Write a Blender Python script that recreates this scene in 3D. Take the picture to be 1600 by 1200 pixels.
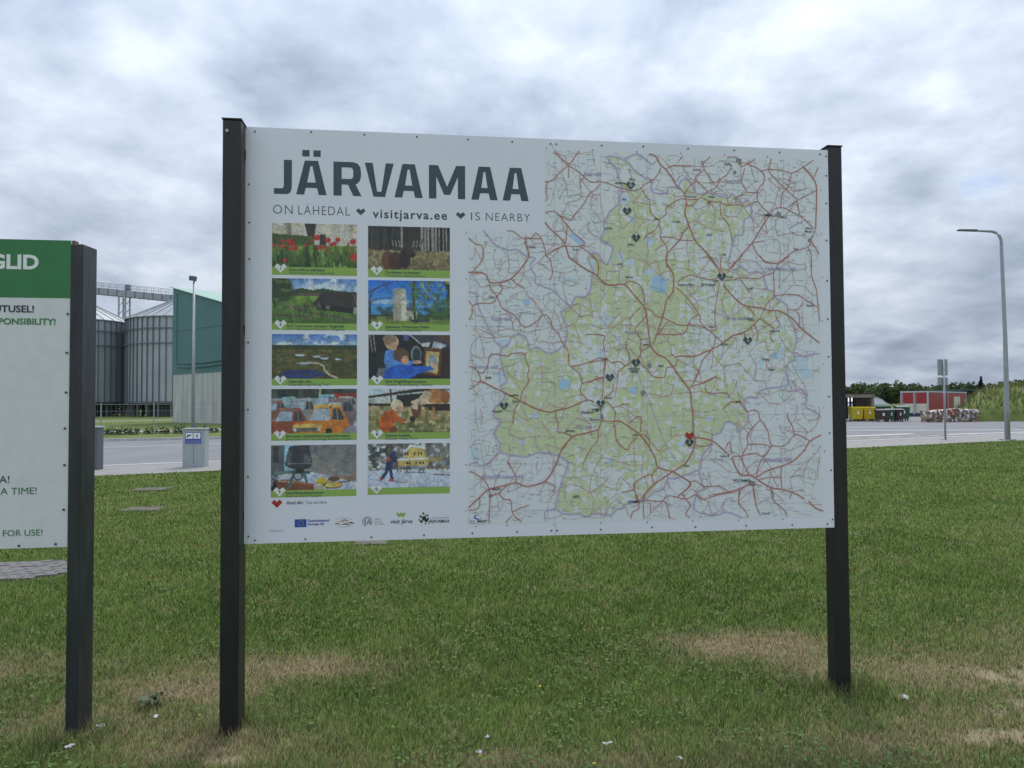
import bpy, bmesh, math, random
import numpy as np
from mathutils import Vector, Matrix
R = math.radians
random.seed(7); RNG = np.random.default_rng(7)
for o in list(bpy.data.objects): bpy.data.objects.remove(o)
S = bpy.context.scene; C = S.collection
# ------------------------------------------------------------------ camera
cam = bpy.data.cameras.new('camera'); co = bpy.data.objects.new('camera', cam); C.objects.link(co)
cam.sensor_width = 36.0; cam.lens = 1124.3/1600*36; cam.clip_start = 0.05; cam.clip_end = 3000
co.matrix_world = (Matrix.Translation((0, 0, 1.52)) @ Matrix.Rotation(R(90+1.578), 4, 'X') @ Matrix.Rotation(R(-0.31), 4, 'Z'))
S.camera = co
# ------------------------------------------------------------------ sky
SUN_EL, SUN_AZ = 50, 12
w = bpy.data.worlds.new('World'); S.world = w; w.use_nodes = True
nt = w.node_tree; N = nt.nodes; L = nt.links; N.clear()
def wn(t, **k):
    n = N.new(t)
    for a, b in k.items(): setattr(n, a, b)
    return n
def wmath(op, a, b=None, c=None, clamp=False):
    n = N.new('ShaderNodeMath'); n.operation = op; n.use_clamp = clamp
    for i, v in enumerate((a, b, c)):
        if v is None: continue
        if isinstance(v, (int, float)): n.inputs[i].default_value = v
        else: L.new(v, n.inputs[i])
    return n.outputs[0]
sky = wn('ShaderNodeTexSky', sky_type='NISHITA', sun_disc=False); sky.dust_density = 0.2; sky.ozone_density = 3.0; sky.sun_elevation = R(SUN_EL); sky.sun_rotation = R(SUN_AZ)
tc = wn('ShaderNodeTexCoord'); sp = wn('ShaderNodeSeparateXYZ'); L.new(tc.outputs['Generated'], sp.inputs[0])
zc = wmath('MAXIMUM', sp.outputs[2], 0.0); zz = wmath('ADD', zc, 0.30)
cb = wn('ShaderNodeCombineXYZ'); L.new(wmath('DIVIDE', sp.outputs[0], zz), cb.inputs[0]); L.new(wmath('DIVIDE', sp.outputs[1], zz), cb.inputs[1]); cb.inputs[2].default_value = 3.7
def wnoise(scale, detail, rough, dist, off):
    m = wn('ShaderNodeMapping'); m.inputs['Location'].default_value = off; L.new(cb.outputs[0], m.inputs[0])
    n = wn('ShaderNodeTexNoise'); n.inputs['Scale'].default_value = scale; n.inputs['Detail'].default_value = detail
    n.inputs['Roughness'].default_value = rough; n.inputs['Distortion'].default_value = dist; L.new(m.outputs[0], n.inputs['Vector'])
    return n.outputs['Fac']
big = wnoise(1.5, 9, 0.58, 0.1, (9.2, 6.1, 0)); fine = wnoise(4.2, 8, 0.55, 0.15, (0.4, 7.7, 2))
hole = wnoise(0.75, 7, 0.55, 0.3, (8.3, 2.2, 5))
mix = wmath('ADD', wmath('MULTIPLY', big, 0.58), wmath('MULTIPLY', fine, 0.42))
rp = wn('ShaderNodeValToRGB'); L.new(mix, rp.inputs[0]); e = rp.color_ramp.elements
e[0].position = 0.385; e[0].color = (0.215, 0.26, 0.335, 1); e[1].position = 0.655; e[1].color = (0.53, 0.575, 0.65, 1)
x = e.new(0.475); x.color = (0.305, 0.355, 0.435, 1); x = e.new(0.545); x.color = (0.385, 0.435, 0.515, 1)
# overcast sky: brighter overhead than at the horizon (CIE overcast distribution)
grad = wmath('MULTIPLY_ADD', zc, 1.25, 0.80)
cl = wn('ShaderNodeVectorMath', operation='SCALE'); L.new(rp.outputs[0], cl.inputs[0]); L.new(grad, cl.inputs['Scale'])
sk = wn('ShaderNodeVectorMath', operation='SCALE'); L.new(sky.outputs[0], sk.inputs[0]); sk.inputs['Scale'].default_value = 0.085
gap = wn('ShaderNodeMapRange'); gap.interpolation_type = 'SMOOTHSTEP'; L.new(hole, gap.inputs[0])
gap.inputs[1].default_value = 0.29; gap.inputs[2].default_value = 0.37
mx = wn('ShaderNodeMix', data_type='RGBA'); L.new(gap.outputs[0], mx.inputs[0]); L.new(sk.outputs[0], mx.inputs[6]); L.new(cl.outputs[0], mx.inputs[7])
bg = wn('ShaderNodeBackground'); bg.inputs[1].default_value = 1.0; L.new(mx.outputs[2], bg.inputs[0])
wo = wn('ShaderNodeOutputWorld'); L.new(bg.outputs[0], wo.inputs[0])
# ------------------------------------------------------------------ sun behind thin cloud
sl = bpy.data.lights.new('sun', 'SUN'); sl.energy = 1.5; sl.angle = R(22); sl.color = (1.0, 0.95, 0.88)
so = bpy.data.objects.new('sun', sl); C.objects.link(so)
sd = Vector((math.sin(R(SUN_AZ))*math.cos(R(SUN_EL)), math.cos(R(SUN_AZ))*math.cos(R(SUN_EL)), math.sin(R(SUN_EL))))
so.rotation_euler = sd.to_track_quat('Z', 'Y').to_euler(); so.location = (0, 0, 30)
# ------------------------------------------------------------------ exposure
S.view_settings.view_transform = 'Standard'; S.view_settings.look = 'None'; S.view_settings.exposure = 0.62; S.view_settings.gamma = 1
S.view_settings.use_curve_mapping = False
S.cycles.max_bounces = 5; S.cycles.transparent_max_bounces = 8
# ------------------------------------------------------------------ helpers
def mat(name, col, rough=0.6, metal=0.0, var=0.0, scale=8.0, bump=0.0, spec=0.5, stretch=None, col2=None):
    m = bpy.data.materials.new(name); m.use_nodes = True; t = m.node_tree; b = t.nodes['Principled BSDF']
    b.inputs['Base Color'].default_value = (*col, 1); b.inputs['Roughness'].default_value = rough; b.inputs['Metallic'].default_value = metal
    b.inputs['Specular IOR Level'].default_value = spec
    if var or bump or col2:
        tcn = t.nodes.new('ShaderNodeTexCoord'); mp = t.nodes.new('ShaderNodeMapping'); t.links.new(tcn.outputs['Object'], mp.inputs[0])
        if stretch: mp.inputs['Scale'].default_value = stretch
        n = t.nodes.new('ShaderNodeTexNoise'); n.inputs['Scale'].default_value = scale; n.inputs['Detail'].default_value = 6; n.inputs['Roughness'].default_value = 0.6
        t.links.new(mp.outputs[0], n.inputs['Vector'])
        r = t.nodes.new('ShaderNodeValToRGB'); r.color_ramp.elements[0].position = 0.3; r.color_ramp.elements[1].position = 0.7
        c2 = col2 or tuple(min(1, c*(1+var)) for c in col); c1 = tuple(c*(1-var) for c in col)
        r.color_ramp.elements[0].color = (*c1, 1); r.color_ramp.elements[1].color = (*c2, 1)
        t.links.new(n.outputs['Fac'], r.inputs[0]); t.links.new(r.outputs[0], b.inputs['Base Color'])
        if bump:
            bn = t.nodes.new('ShaderNodeBump'); bn.inputs['Strength'].default_value = bump; bn.inputs['Distance'].default_value = 0.01
            t.links.new(n.outputs['Fac'], bn.inputs['Height']); t.links.new(bn.outputs[0], b.inputs['Normal'])
    return m
def attr_mat(name, rough=0.6, transl=0.0, spec=0.4):
    m = bpy.data.materials.new(name); m.use_nodes = True; t = m.node_tree; b = t.nodes['Principled BSDF']
    a = t.nodes.new('ShaderNodeAttribute'); a.attribute_name = 'Col'; t.links.new(a.outputs['Color'], b.inputs['Base Color'])
    b.inputs['Roughness'].default_value = rough; b.inputs['Specular IOR Level'].default_value = spec
    if transl:
        tr = t.nodes.new('ShaderNodeBsdfTranslucent'); t.links.new(a.outputs['Color'], tr.inputs[0])
        mxs = t.nodes.new('ShaderNodeMixShader'); mxs.inputs[0].default_value = transl
        t.links.new(b.outputs[0], mxs.inputs[1]); t.links.new(tr.outputs[0], mxs.inputs[2]); t.links.new(mxs.outputs[0], t.nodes['Material Output'].inputs[0])
    return m
def link(o, parent=None):
    C.objects.link(o)
    if parent: o.parent = parent
    return o
def tag(o, label=None, cat=None, group=None, kind=None):
    for k, v in (('label', label), ('category', cat), ('group', group), ('kind', kind)):
        if v: o[k] = v
    return o
def thing(name, loc, rz, label, cat, group=None):
    o = bpy.data.objects.new(name, None); o.location = loc; o.rotation_euler = (0, 0, rz); link(o)
    return tag(o, label, cat, group)
class MB:
    def __init__(s): s.v = []; s.f = []; s.mi = []
    def add(s, vs, fs, mi=0):
        k = len(s.v); s.v += [tuple(p) for p in vs]; s.f += [tuple(i+k for i in f) for f in fs]; s.mi += [mi]*len(fs); return s
    def box(s, x0, x1, y0, y1, z0, z1, mi=0, M=None):
        vs = [Vector(p) for p in ((x0,y0,z0),(x1,y0,z0),(x1,y1,z0),(x0,y1,z0),(x0,y0,z1),(x1,y0,z1),(x1,y1,z1),(x0,y1,z1))]
        if M: vs = [M @ p for p in vs]
        return s.add(vs, [(0,3,2,1),(4,5,6,7),(0,1,5,4),(1,2,6,5),(2,3,7,6),(3,0,4,7)], mi)
    def tube(s, pts, rad, n=8, mi=0, caps=True):
        pts = [Vector(p) for p in pts]; rads = rad if isinstance(rad, (list, tuple)) else [rad]*len(pts); k = len(s.v); vs = []
        for i, p in enumerate(pts):
            d = (pts[min(i+1, len(pts)-1)]-pts[max(i-1, 0)]).normalized()
            a = d.orthogonal().normalized() if abs(d.z) < .99 else Vector((1, 0, 0)); a = (a-d*a.dot(d)).normalized(); b = d.cross(a)
            vs += [p+(a*math.cos(2*math.pi*j/n)+b*math.sin(2*math.pi*j/n))*rads[i] for j in range(n)]
        fs = [(i*n+j, i*n+(j+1)%n, (i+1)*n+(j+1)%n, (i+1)*n+j) for i in range(len(pts)-1) for j in range(n)]
        if caps: fs += [tuple(range(n))[::-1], tuple((len(pts)-1)*n+j for j in range(n))]
        return s.add(vs, fs, mi)
    def lathe(s, prof, n=48, a0=0, a1=2*math.pi, mi=0):
        full = abs(a1-a0-2*math.pi) < 1e-6; m = n if full else n+1
        vs = [(r*math.cos(a0+(a1-a0)*j/n), r*math.sin(a0+(a1-a0)*j/n), z) for r, z in prof for j in range(m)]
        fs = [(i*m+j, i*m+(j+1)%m, (i+1)*m+(j+1)%m, (i+1)*m+j) for i in range(len(prof)-1) for j in range(n)]
        return s.add(vs, fs, mi)
    def build(s, name, mats, parent=None, bevel=0, smooth=False, loc=None):
        me = bpy.data.meshes.new(name); me.from_pydata(s.v, [], s.f); me.update()
        for m in (mats if isinstance(mats, (list, tuple)) else [mats]): me.materials.append(m)
        me.polygons.foreach_set('material_index', s.mi)
        if smooth: me.polygons.foreach_set('use_smooth', [True]*len(s.f))
        o = bpy.data.objects.new(name, me); link(o, parent)
        if loc: o.location = loc
        if bevel:
            b = o.modifiers.new('bevel', 'BEVEL'); b.width = bevel; b.segments = 2; b.limit_method = 'ANGLE'
        return o
def numpy_mesh(name, V, F, m, cols=None, parent=None, attrs=None):
    n = F.shape[1]; me = bpy.data.meshes.new(name); me.vertices.add(len(V)); me.vertices.foreach_set('co', np.asarray(V, np.float32).ravel())
    me.loops.add(F.size); me.loops.foreach_set('vertex_index', F.astype(np.int32).ravel())
    me.polygons.add(len(F)); me.polygons.foreach_set('loop_start', np.arange(0, F.size, n, dtype=np.int32))
    me.update(calc_edges=True); me.materials.append(m)
    if cols is not None:
        a = me.color_attributes.new('Col', 'FLOAT_COLOR', 'POINT'); c4 = np.ones((len(V), 4), np.float32); c4[:, :3] = cols; a.data.foreach_set('color', c4.ravel())
    for k, v in (attrs or {}).items():
        a = me.attributes.new(k, 'FLOAT', 'POINT'); a.data.foreach_set('value', np.asarray(v, np.float32))
    me.validate(); o = bpy.data.objects.new(name, me); link(o, parent); return o
def vnoise(x, y, sc, seed=0):
    x = np.asarray(x, float)*sc; y = np.asarray(y, float)*sc; xi = np.floor(x).astype(np.int64); yi = np.floor(y).astype(np.int64); fx = x-xi; fy = y-yi
    def h(a, b):
        v = (a*374761393+b*668265263+seed*974634777) & 0xffffffff; v = ((v ^ (v >> 13))*1274126177) & 0xffffffff; return ((v ^ (v >> 16)) & 0xffff)/65535.
    fx = fx*fx*(3-2*fx); fy = fy*fy*(3-2*fy)
    return (h(xi, yi)*(1-fx)+h(xi+1, yi)*fx)*(1-fy)+(h(xi, yi+1)*(1-fx)+h(xi+1, yi+1)*fx)*fy
def fbm(x, y, sc, oct=4, seed=0): return sum(vnoise(x, y, sc*2**i, seed+i)*0.5**i for i in range(oct))/sum(0.5**i for i in range(oct))
# ------------------------------------------------------------------ materials
M_blackpost = mat('black_painted_post', (0.014, 0.0135, 0.014), 0.45, var=0.35, scale=9, bump=0.25, stretch=(3, 3, .6))
M_white = mat('white_panel', (0.80, 0.795, 0.865), 0.30, var=0.025, scale=1.6, bump=0.04)
M_steel = mat('galvanised_steel', (0.36, 0.38, 0.40), 0.45, metal=0.55, var=0.15, scale=12)
M_screw = mat('screw_head', (0.10, 0.10, 0.11), 0.4, metal=0.6)
M_asphalt = mat('asphalt', (0.175, 0.173, 0.182), 0.9, var=0.13, scale=0.45, bump=0.2)
M_mark = mat('road_paint_white', (0.62, 0.62, 0.62), 0.7, var=0.2, scale=5)
M_yel = mat('road_paint_yellow', (0.60, 0.42, 0.12), 0.7, var=0.2, scale=5)
M_conc = mat('concrete', (0.47, 0.47, 0.45), 0.9, var=0.22, scale=0.9, stretch=(3, 3, .35))
# ================================================================== ground
def grass_material():
    m = bpy.data.materials.new('lawn_ground'); m.use_nodes = True; t = m.node_tree; b = t.nodes['Principled BSDF']; b.inputs['Roughness'].default_value = 0.95; b.inputs['Specular IOR Level'].default_value = 0.1
    tcn = t.nodes.new('ShaderNodeNewGeometry'); cols = []
    def noise(sc, det, st=None):
        mp = t.nodes.new('ShaderNodeMapping'); t.links.new(tcn.outputs['Position'], mp.inputs[0])
        if st: mp.inputs['Scale'].default_value = st
        n = t.nodes.new('ShaderNodeTexNoise'); n.inputs['Scale'].default_value = sc; n.inputs['Detail'].default_value = det; n.inputs['Roughness'].default_value = .65
        t.links.new(mp.outputs[0], n.inputs['Vector']); return n.outputs['Fac']
    r = t.nodes.new('ShaderNodeValToRGB'); t.links.new(noise(0.55, 9), r.inputs[0]); e = r.color_ramp.elements
    e[0].position = .3; e[0].color = (.095, .135, .036, 1); e[1].position = .72; e[1].color = (.21, .225, .08, 1); q = e.new(.5); q.color = (.135, .175, .052, 1)
    r2 = t.nodes.new('ShaderNodeValToRGB'); t.links.new(noise(28, 5), r2.inputs[0]); r2.color_ramp.elements[0].position = .3; r2.color_ramp.elements[0].color = (.55, .55, .55, 1); r2.color_ramp.elements[1].position = .7; r2.color_ramp.elements[1].color = (1.3, 1.3, 1.2, 1)
    mu = t.nodes.new('ShaderNodeMix'); mu.data_type = 'RGBA'; mu.blend_type = 'MULTIPLY'; mu.inputs[0].default_value = 1; t.links.new(r.outputs[0], mu.inputs[6]); t.links.new(r2.outputs[0], mu.inputs[7])
    prev = mu.outputs[2]
    for an, col in (('dry', (.25, .205, .12)), ('soil', (.30, .24, .165))):
        a = t.nodes.new('ShaderNodeAttribute'); a.attribute_name = an
        x = t.nodes.new('ShaderNodeMix'); x.data_type = 'RGBA'; t.links.new(a.outputs['Fac'], x.inputs[0]); t.links.new(prev, x.inputs[6]); x.inputs[7].default_value = (*col, 1); prev = x.outputs[2]
    t.links.new(prev, b.inputs['Base Color'])
    bn = t.nodes.new('ShaderNodeBump'); bn.inputs['Strength'].default_value = .6; bn.inputs['Distance'].default_value = .03; t.links.new(noise(40, 4), bn.inputs['Height']); t.links.new(bn.outputs[0], b.inputs['Normal'])
    return m
M_grass = grass_material()
g = MB().add([(-700, -300, -0.004), (700, -300, -0.004), (700, 1200, -0.004), (-700, 1200, -0.004)], [(0, 1, 2, 3)]).build('ground', M_grass); tag(g, kind='structure')
EDGE = [(-45, -2.0), (-30, 5.4), (-9.12, 15.6), (-6.9, 16.75), (0, 19.75), (11.1, 23.7), (20.14, 28.2), (45, 41), (70, 54)]     # lawn / paving edge
def edge_y(x): return np.interp(x, [p[0] for p in EDGE], [p[1] for p in EDGE])
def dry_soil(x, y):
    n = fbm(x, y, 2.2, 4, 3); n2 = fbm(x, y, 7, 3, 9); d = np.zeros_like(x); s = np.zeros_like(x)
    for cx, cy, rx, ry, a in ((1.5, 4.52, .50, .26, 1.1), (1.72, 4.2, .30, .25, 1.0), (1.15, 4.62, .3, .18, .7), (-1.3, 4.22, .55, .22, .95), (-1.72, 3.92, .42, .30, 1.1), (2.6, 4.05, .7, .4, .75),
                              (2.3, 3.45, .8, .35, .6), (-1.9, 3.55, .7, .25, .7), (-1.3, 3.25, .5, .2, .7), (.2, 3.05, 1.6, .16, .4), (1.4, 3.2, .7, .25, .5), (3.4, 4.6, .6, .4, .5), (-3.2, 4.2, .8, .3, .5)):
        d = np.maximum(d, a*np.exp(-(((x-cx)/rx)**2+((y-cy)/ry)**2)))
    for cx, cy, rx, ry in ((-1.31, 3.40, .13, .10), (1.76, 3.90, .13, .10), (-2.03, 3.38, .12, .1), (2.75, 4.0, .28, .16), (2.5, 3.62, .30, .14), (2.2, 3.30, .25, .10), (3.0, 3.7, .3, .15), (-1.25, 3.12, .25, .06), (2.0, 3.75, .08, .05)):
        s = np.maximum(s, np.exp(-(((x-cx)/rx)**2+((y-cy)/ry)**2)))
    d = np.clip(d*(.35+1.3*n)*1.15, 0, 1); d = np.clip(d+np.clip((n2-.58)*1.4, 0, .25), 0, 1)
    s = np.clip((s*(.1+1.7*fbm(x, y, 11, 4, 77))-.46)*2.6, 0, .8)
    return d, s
gx, gy = np.meshgrid(np.linspace(-7, 7.5, 291), np.linspace(0.5, 11, 211)); Vg = np.stack([gx.ravel(), gy.ravel(), np.zeros(gx.size)], 1)
idx = np.arange(gx.size).reshape(gx.shape); Fg = np.stack([idx[:-1, :-1], idx[:-1, 1:], idx[1:, 1:], idx[1:, :-1]], -1).reshape(-1, 4)
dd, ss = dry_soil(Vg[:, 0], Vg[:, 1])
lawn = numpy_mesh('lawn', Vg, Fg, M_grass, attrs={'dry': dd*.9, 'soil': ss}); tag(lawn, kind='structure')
# paving, road, markings, kerb
def offset_line(pts, d):
    out = []
    for i, p in enumerate(pts):
        a = Vector(pts[max(i-1, 0)]); b = Vector(pts[min(i+1, len(pts)-1)]); t = (b-a).normalized(); out.append((p[0]-t.y*d, p[1]+t.x*d))
    return out
def strip(a, b, z): return [(*p, z) for p in a]+[(*p, z) for p in b[::-1]]
def sheet(name, poly, m, kind='structure', parent=None):
    bm = bmesh.new(); f = bm.faces.new([bm.verts.new(p) for p in poly]); bmesh.ops.triangulate(bm, faces=[f]); me = bpy.data.meshes.new(name); bm.to_mesh(me); bm.free()
    me.materials.append(m); o = bpy.data.objects.new(name, me); link(o, parent)
    for p in me.polygons:
        if p.normal.z < 0: p.flip()
    return tag(o, kind=kind) if kind else o
def paving_material():
    m = bpy.data.materials.new('block_paving'); m.use_nodes = True; t = m.node_tree; b = t.nodes['Principled BSDF']; b.inputs['Roughness'].default_value = .9
    gm = t.nodes.new('ShaderNodeNewGeometry'); mp = t.nodes.new('ShaderNodeMapping'); mp.inputs['Rotation'].default_value = (0, 0, R(-24)); t.links.new(gm.outputs['Position'], mp.inputs[0])
    br = t.nodes.new('ShaderNodeTexBrick'); br.inputs['Scale'].default_value = 2.5; br.inputs['Color1'].default_value = (.23, .222, .21, 1); br.inputs['Color2'].default_value = (.28, .27, .255, 1); br.inputs['Mortar'].default_value = (.17, .165, .15, 1); br.inputs['Mortar Size'].default_value = .012
    t.links.new(mp.outputs[0], br.inputs['Vector']); t.links.new(br.outputs[0], b.inputs['Base Color']); return m
M_pave = paving_material()
pin = EDGE; pout = offset_line(EDGE, 2.75)
sheet('pavement', strip(pin, pout, .004), M_pave)
near_road = pout
far_left = [(-48, 17.5), (-30, 25.6), (-17.85, 30.9), (-13.1, 32.7), (-4, 37.5), (6, 50), (8, 95), (95, 95), (95, 66), (70, 56.5)]
sheet('road', [(*p, .004) for p in near_road]+[(*p, .004) for p in far_left[::-1]], M_asphalt)
l1 = offset_line(EDGE, 3.0); l2 = offset_line(EDGE, 3.14); sheet('lane_line', strip(l1, l2, .009), M_mark)
l1 = [(-46, 12), (-30, 18.6), (-15.13, 26.15), (-11.44, 28.3), (-3, 32.6)]; sheet('lane_line', strip(l1, offset_line(l1, .13), .009), M_mark)
for a, b, wd in (((12, 30.2), (19, 33.9), .35), ((20, 33.0), (33, 38.2), .3), ((14, 38.6), (27, 37.9), .3), ((27.5, 37.4), (46, 40.5), .3), ((10, 41.5), (25, 43.5), .2), ((24.2, 33.2), (40, 40.5), .5)):
    sheet('lane_line', strip([a, b], offset_line([a, b], wd), .009), M_mark)
for k in range(9):
    x0 = 11.5+k*1.15; y0 = 28.6+k*.52
    sheet('hatch_line', [(x0, y0, .009), (x0+.75, y0+.45, .009), (x0+.75, y0+.62, .009), (x0, y0+.17, .009)], M_yel)
kb = MB(); kl = [(-48, 17.3), (-30, 25.4), (-17.85, 30.7), (-13.1, 32.5), (-4, 37.3)]; ko = offset_line(kl, .15)
for i in range(len(kl)-1):
    a, b, c, d = kl[i], kl[i+1], ko[i+1], ko[i]; kb.add([(*a, 0), (*b, 0), (*c, 0), (*d, 0), (*a, .12), (*b, .12), (*c, .12), (*d, .12)], [(4, 5, 6, 7), (0, 1, 5, 4), (2, 3, 7, 6)])
tag(kb.build('kerb', M_conc), kind='structure')
M_gravel = mat('gravel_path', (.27, .26, .24), .95, var=.2, scale=2)
p1 = [(-60, 20), (-38, 30.5), (-24, 39.5), (-12, 46.5)]; sheet('footpath', strip(p1, offset_line(p1, 4.0), .004), M_gravel)
p1 = [(-75, 62), (-52, 66), (-40, 70), (-33, 78), (-30, 92)]; sheet('footpath', strip(p1, offset_line(p1, 3.0), .004), M_gravel)

# ================================================================== map sign
W_B, H_B, Z_B, YAW = 2.987, 2.0, 0.862, R(7.058)
sign = thing('map_sign', (-1.275, 3.432, 0), YAW, 'large white county map board on two black posts, headed JÄRVAMAA', 'sign')
# the print was measured on a flat picture of the board; this maps that picture's coordinates to metres on the panel
_src = [(384, 198), (1293.5, 235), (1304, 824.5), (382, 850)]; _dst = [(0, H_B), (W_B, H_B), (W_B, 0), (0, 0)]
_A = []; _b = []
for (x, y), (u, v) in zip(_src, _dst):
    _A += [[x, y, 1, 0, 0, 0, -u*x, -u*y], [0, 0, 0, x, y, 1, -v*x, -v*y]]; _b += [u, v]
_h = np.append(np.linalg.solve(np.array(_A), np.array(_b)), 1).reshape(3, 3)
def B(x, y):
    q = _h @ np.array([x, y, 1.0]); return (q[0]/q[2], q[1]/q[2]+Z_B)
def PX(n, x=800, y=560):                                   # n picture units as metres on the panel
    a = B(x, y); b = B(x+n, y); return math.hypot(b[0]-a[0], b[1]-a[1])
seam = B(866, 500)[0]
for a, b in ((0, seam-.001), (seam+.001, W_B)):
    MB().box(a, b, 0, .004, Z_B, Z_B+H_B).build('panel', M_white, sign)
for (u0, u1, n0, n1, zt, bolt) in ((-.087, -.003, -.083, .05, 2.862, True), (W_B+.003, W_B+.084, .006, .095, 2.885, False)):
    p = MB().box(u0, u1, n0, n1, 0, zt).build('post', M_blackpost, sign, bevel=.006)
    MB().box(u0-.003, u1+.003, n0-.003, n1+.003, zt+.001, zt+.007).build('cap', M_blackpost, p)
    if bolt: MB().tube([(u0+.022, n0, zt-.055), (u0+.022, n0-.007, zt-.055)], .008, 10).build('bolt', M_steel, p)
for z in (Z_B+.12, Z_B+1.0, Z_B+1.85):
    MB().box(-.003, W_B+.003, .006, .046, z, z+.04).build('rail', M_blackpost, sign)
MB().box(seam-.03, seam+.03, .0045, .0058, Z_B+.02, Z_B+H_B-.02).build('seam_backing', M_steel, sign)
scr = MB().tube([(0, 0, 0), (0, -.0025, 0)], .0042, 8); me_s = None
screws = [(398, 205.5), (486, 206.5), (569, 210.5), (651, 214), (731, 218), (800, 221.5), (860, 225), (869, 225.5), (940, 227.5), (1005, 229), (1075, 232.5), (1147, 235), (1218, 238.5), (1281, 241.5), (1291, 244.5),
          (388.5, 288), (389.5, 348), (390, 405), (388, 535), (388, 640), (388, 745), (389, 838), (399, 844), (478, 842), (581, 839), (663, 836), (738.5, 833), (808, 831), (862, 829), (871, 829), (939, 827.5), (1019, 824), (1087, 823.5), (1166, 821.5), (1238, 820.5), (1293, 819), (1301, 812),
          (1291, 275), (1291, 318), (1291.5, 376), (1292.5, 439), (1293.5, 499), (1294.5, 558), (1295.5, 620), (1296.5, 677), (1298.5, 735)]
for x, y in screws:
    u, z = B(x, y); u = min(max(u, .008), W_B-.008); z = min(max(z, Z_B+.008), Z_B+H_B-.008)
    if me_s is None: o = scr.build('screw', M_screw, sign); me_s = o.data
    else: o = bpy.data.objects.new('screw', me_s); link(o, sign)
    o.location = (u, -.0005, z)
# ---- flat print helpers (every print layer is a thin film, each a hair above the one below)
def flat(name, polys, off, m, parent, mis=None):
    mb = MB()
    for k, p in enumerate(polys):
        o_ = off[k] if isinstance(off, (list, tuple)) else off
        mb.add([(q[0], -o_, q[1]) for q in p], [tuple(range(len(p)))], mis[k] if mis else 0)
    return mb.build(name, m, parent)
def filled(loops, off):                                    # outline with holes -> triangles through a 2D curve
    cu = bpy.data.curves.new('outline', 'CURVE'); cu.dimensions = '2D'; cu.fill_mode = 'BOTH'
    for lp in loops:
        s = cu.splines.new('POLY'); s.points.add(len(lp)-1)
        for i, q in enumerate(lp): s.points[i].co = (q[0], q[1], 0, 1)
        s.use_cyclic_u = True
    ob = bpy.data.objects.new('outline', cu); C.objects.link(ob); dg = bpy.context.evaluated_depsgraph_get()
    me = bpy.data.meshes.new_from_object(ob.evaluated_get(dg)); bpy.data.objects.remove(ob); bpy.data.curves.remove(cu)
    vs = [(v.co.x, -off, v.co.y) for v in me.vertices]; fs = [tuple(p.vertices) for p in me.polygons]; bpy.data.meshes.remove(me); return vs, fs
def glyphs(text, bold=0.0, shear=0.0, space=1.0):
    cu = bpy.data.curves.new('glyphs', 'FONT'); cu.body = text; cu.size = 1; cu.offset = bold; cu.shear = shear; cu.space_character = space; cu.resolution_u = 3
    ob = bpy.data.objects.new('glyphs', cu); C.objects.link(ob); dg = bpy.context.evaluated_depsgraph_get()
    me = bpy.data.meshes.new_from_object(ob.evaluated_get(dg)); bpy.data.objects.remove(ob); bpy.data.curves.remove(cu)
    v = np.array([x.co[:2] for x in me.vertices]); f = [tuple(p.vertices) for p in me.polygons]; bpy.data.meshes.remove(me); return v, f
CAP = None
def text_on(mb, text, x0, yb, x1, cap, off, mi=0, bold=0.0, space=1.0, conv=B, yb1=None):
    """lettering whose ink runs from x0 to x1 on base line yb (picture units), capital height cap"""
    global CAP
    if CAP is None: hv, _ = glyphs('H'); CAP = hv[:, 1].max()
    v, f = glyphs(text, bold, 0, space); a = conv(x0, yb); b = conv(x1, yb if yb1 is None else yb1); top = conv(x0, yb-cap)
    sx = (b[0]-a[0])/(v[:, 0].max()-v[:, 0].min()); sy = (top[1]-a[1])/CAP; mn = v[:, 0].min()
    mb.add([(a[0]+(p[0]-mn)*sx, -off, a[1]+p[1]*sy) for p in v], f, mi)
M_ink = mat('dark_slate_ink', (.055, .085, .095), .5); M_black = mat('black_ink', (.03, .035, .04), .5); M_lime = mat('lime_print', (.30, .46, .10), .45); M_red = mat('red_print', (.42, .035, .03), .45)
M_whiteink = mat('white_print', (.82, .82, .83), .4); M_purple = mat('violet_print', (.40, .30, .55), .5); M_eu = mat('blue_print', (.03, .08, .38), .5); M_star = mat('yellow_print', (.75, .6, .05), .5); M_grey = mat('grey_ink', (.28, .30, .32), .5); M_orange = mat('orange_print', (.6, .28, .08), .5)
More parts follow.
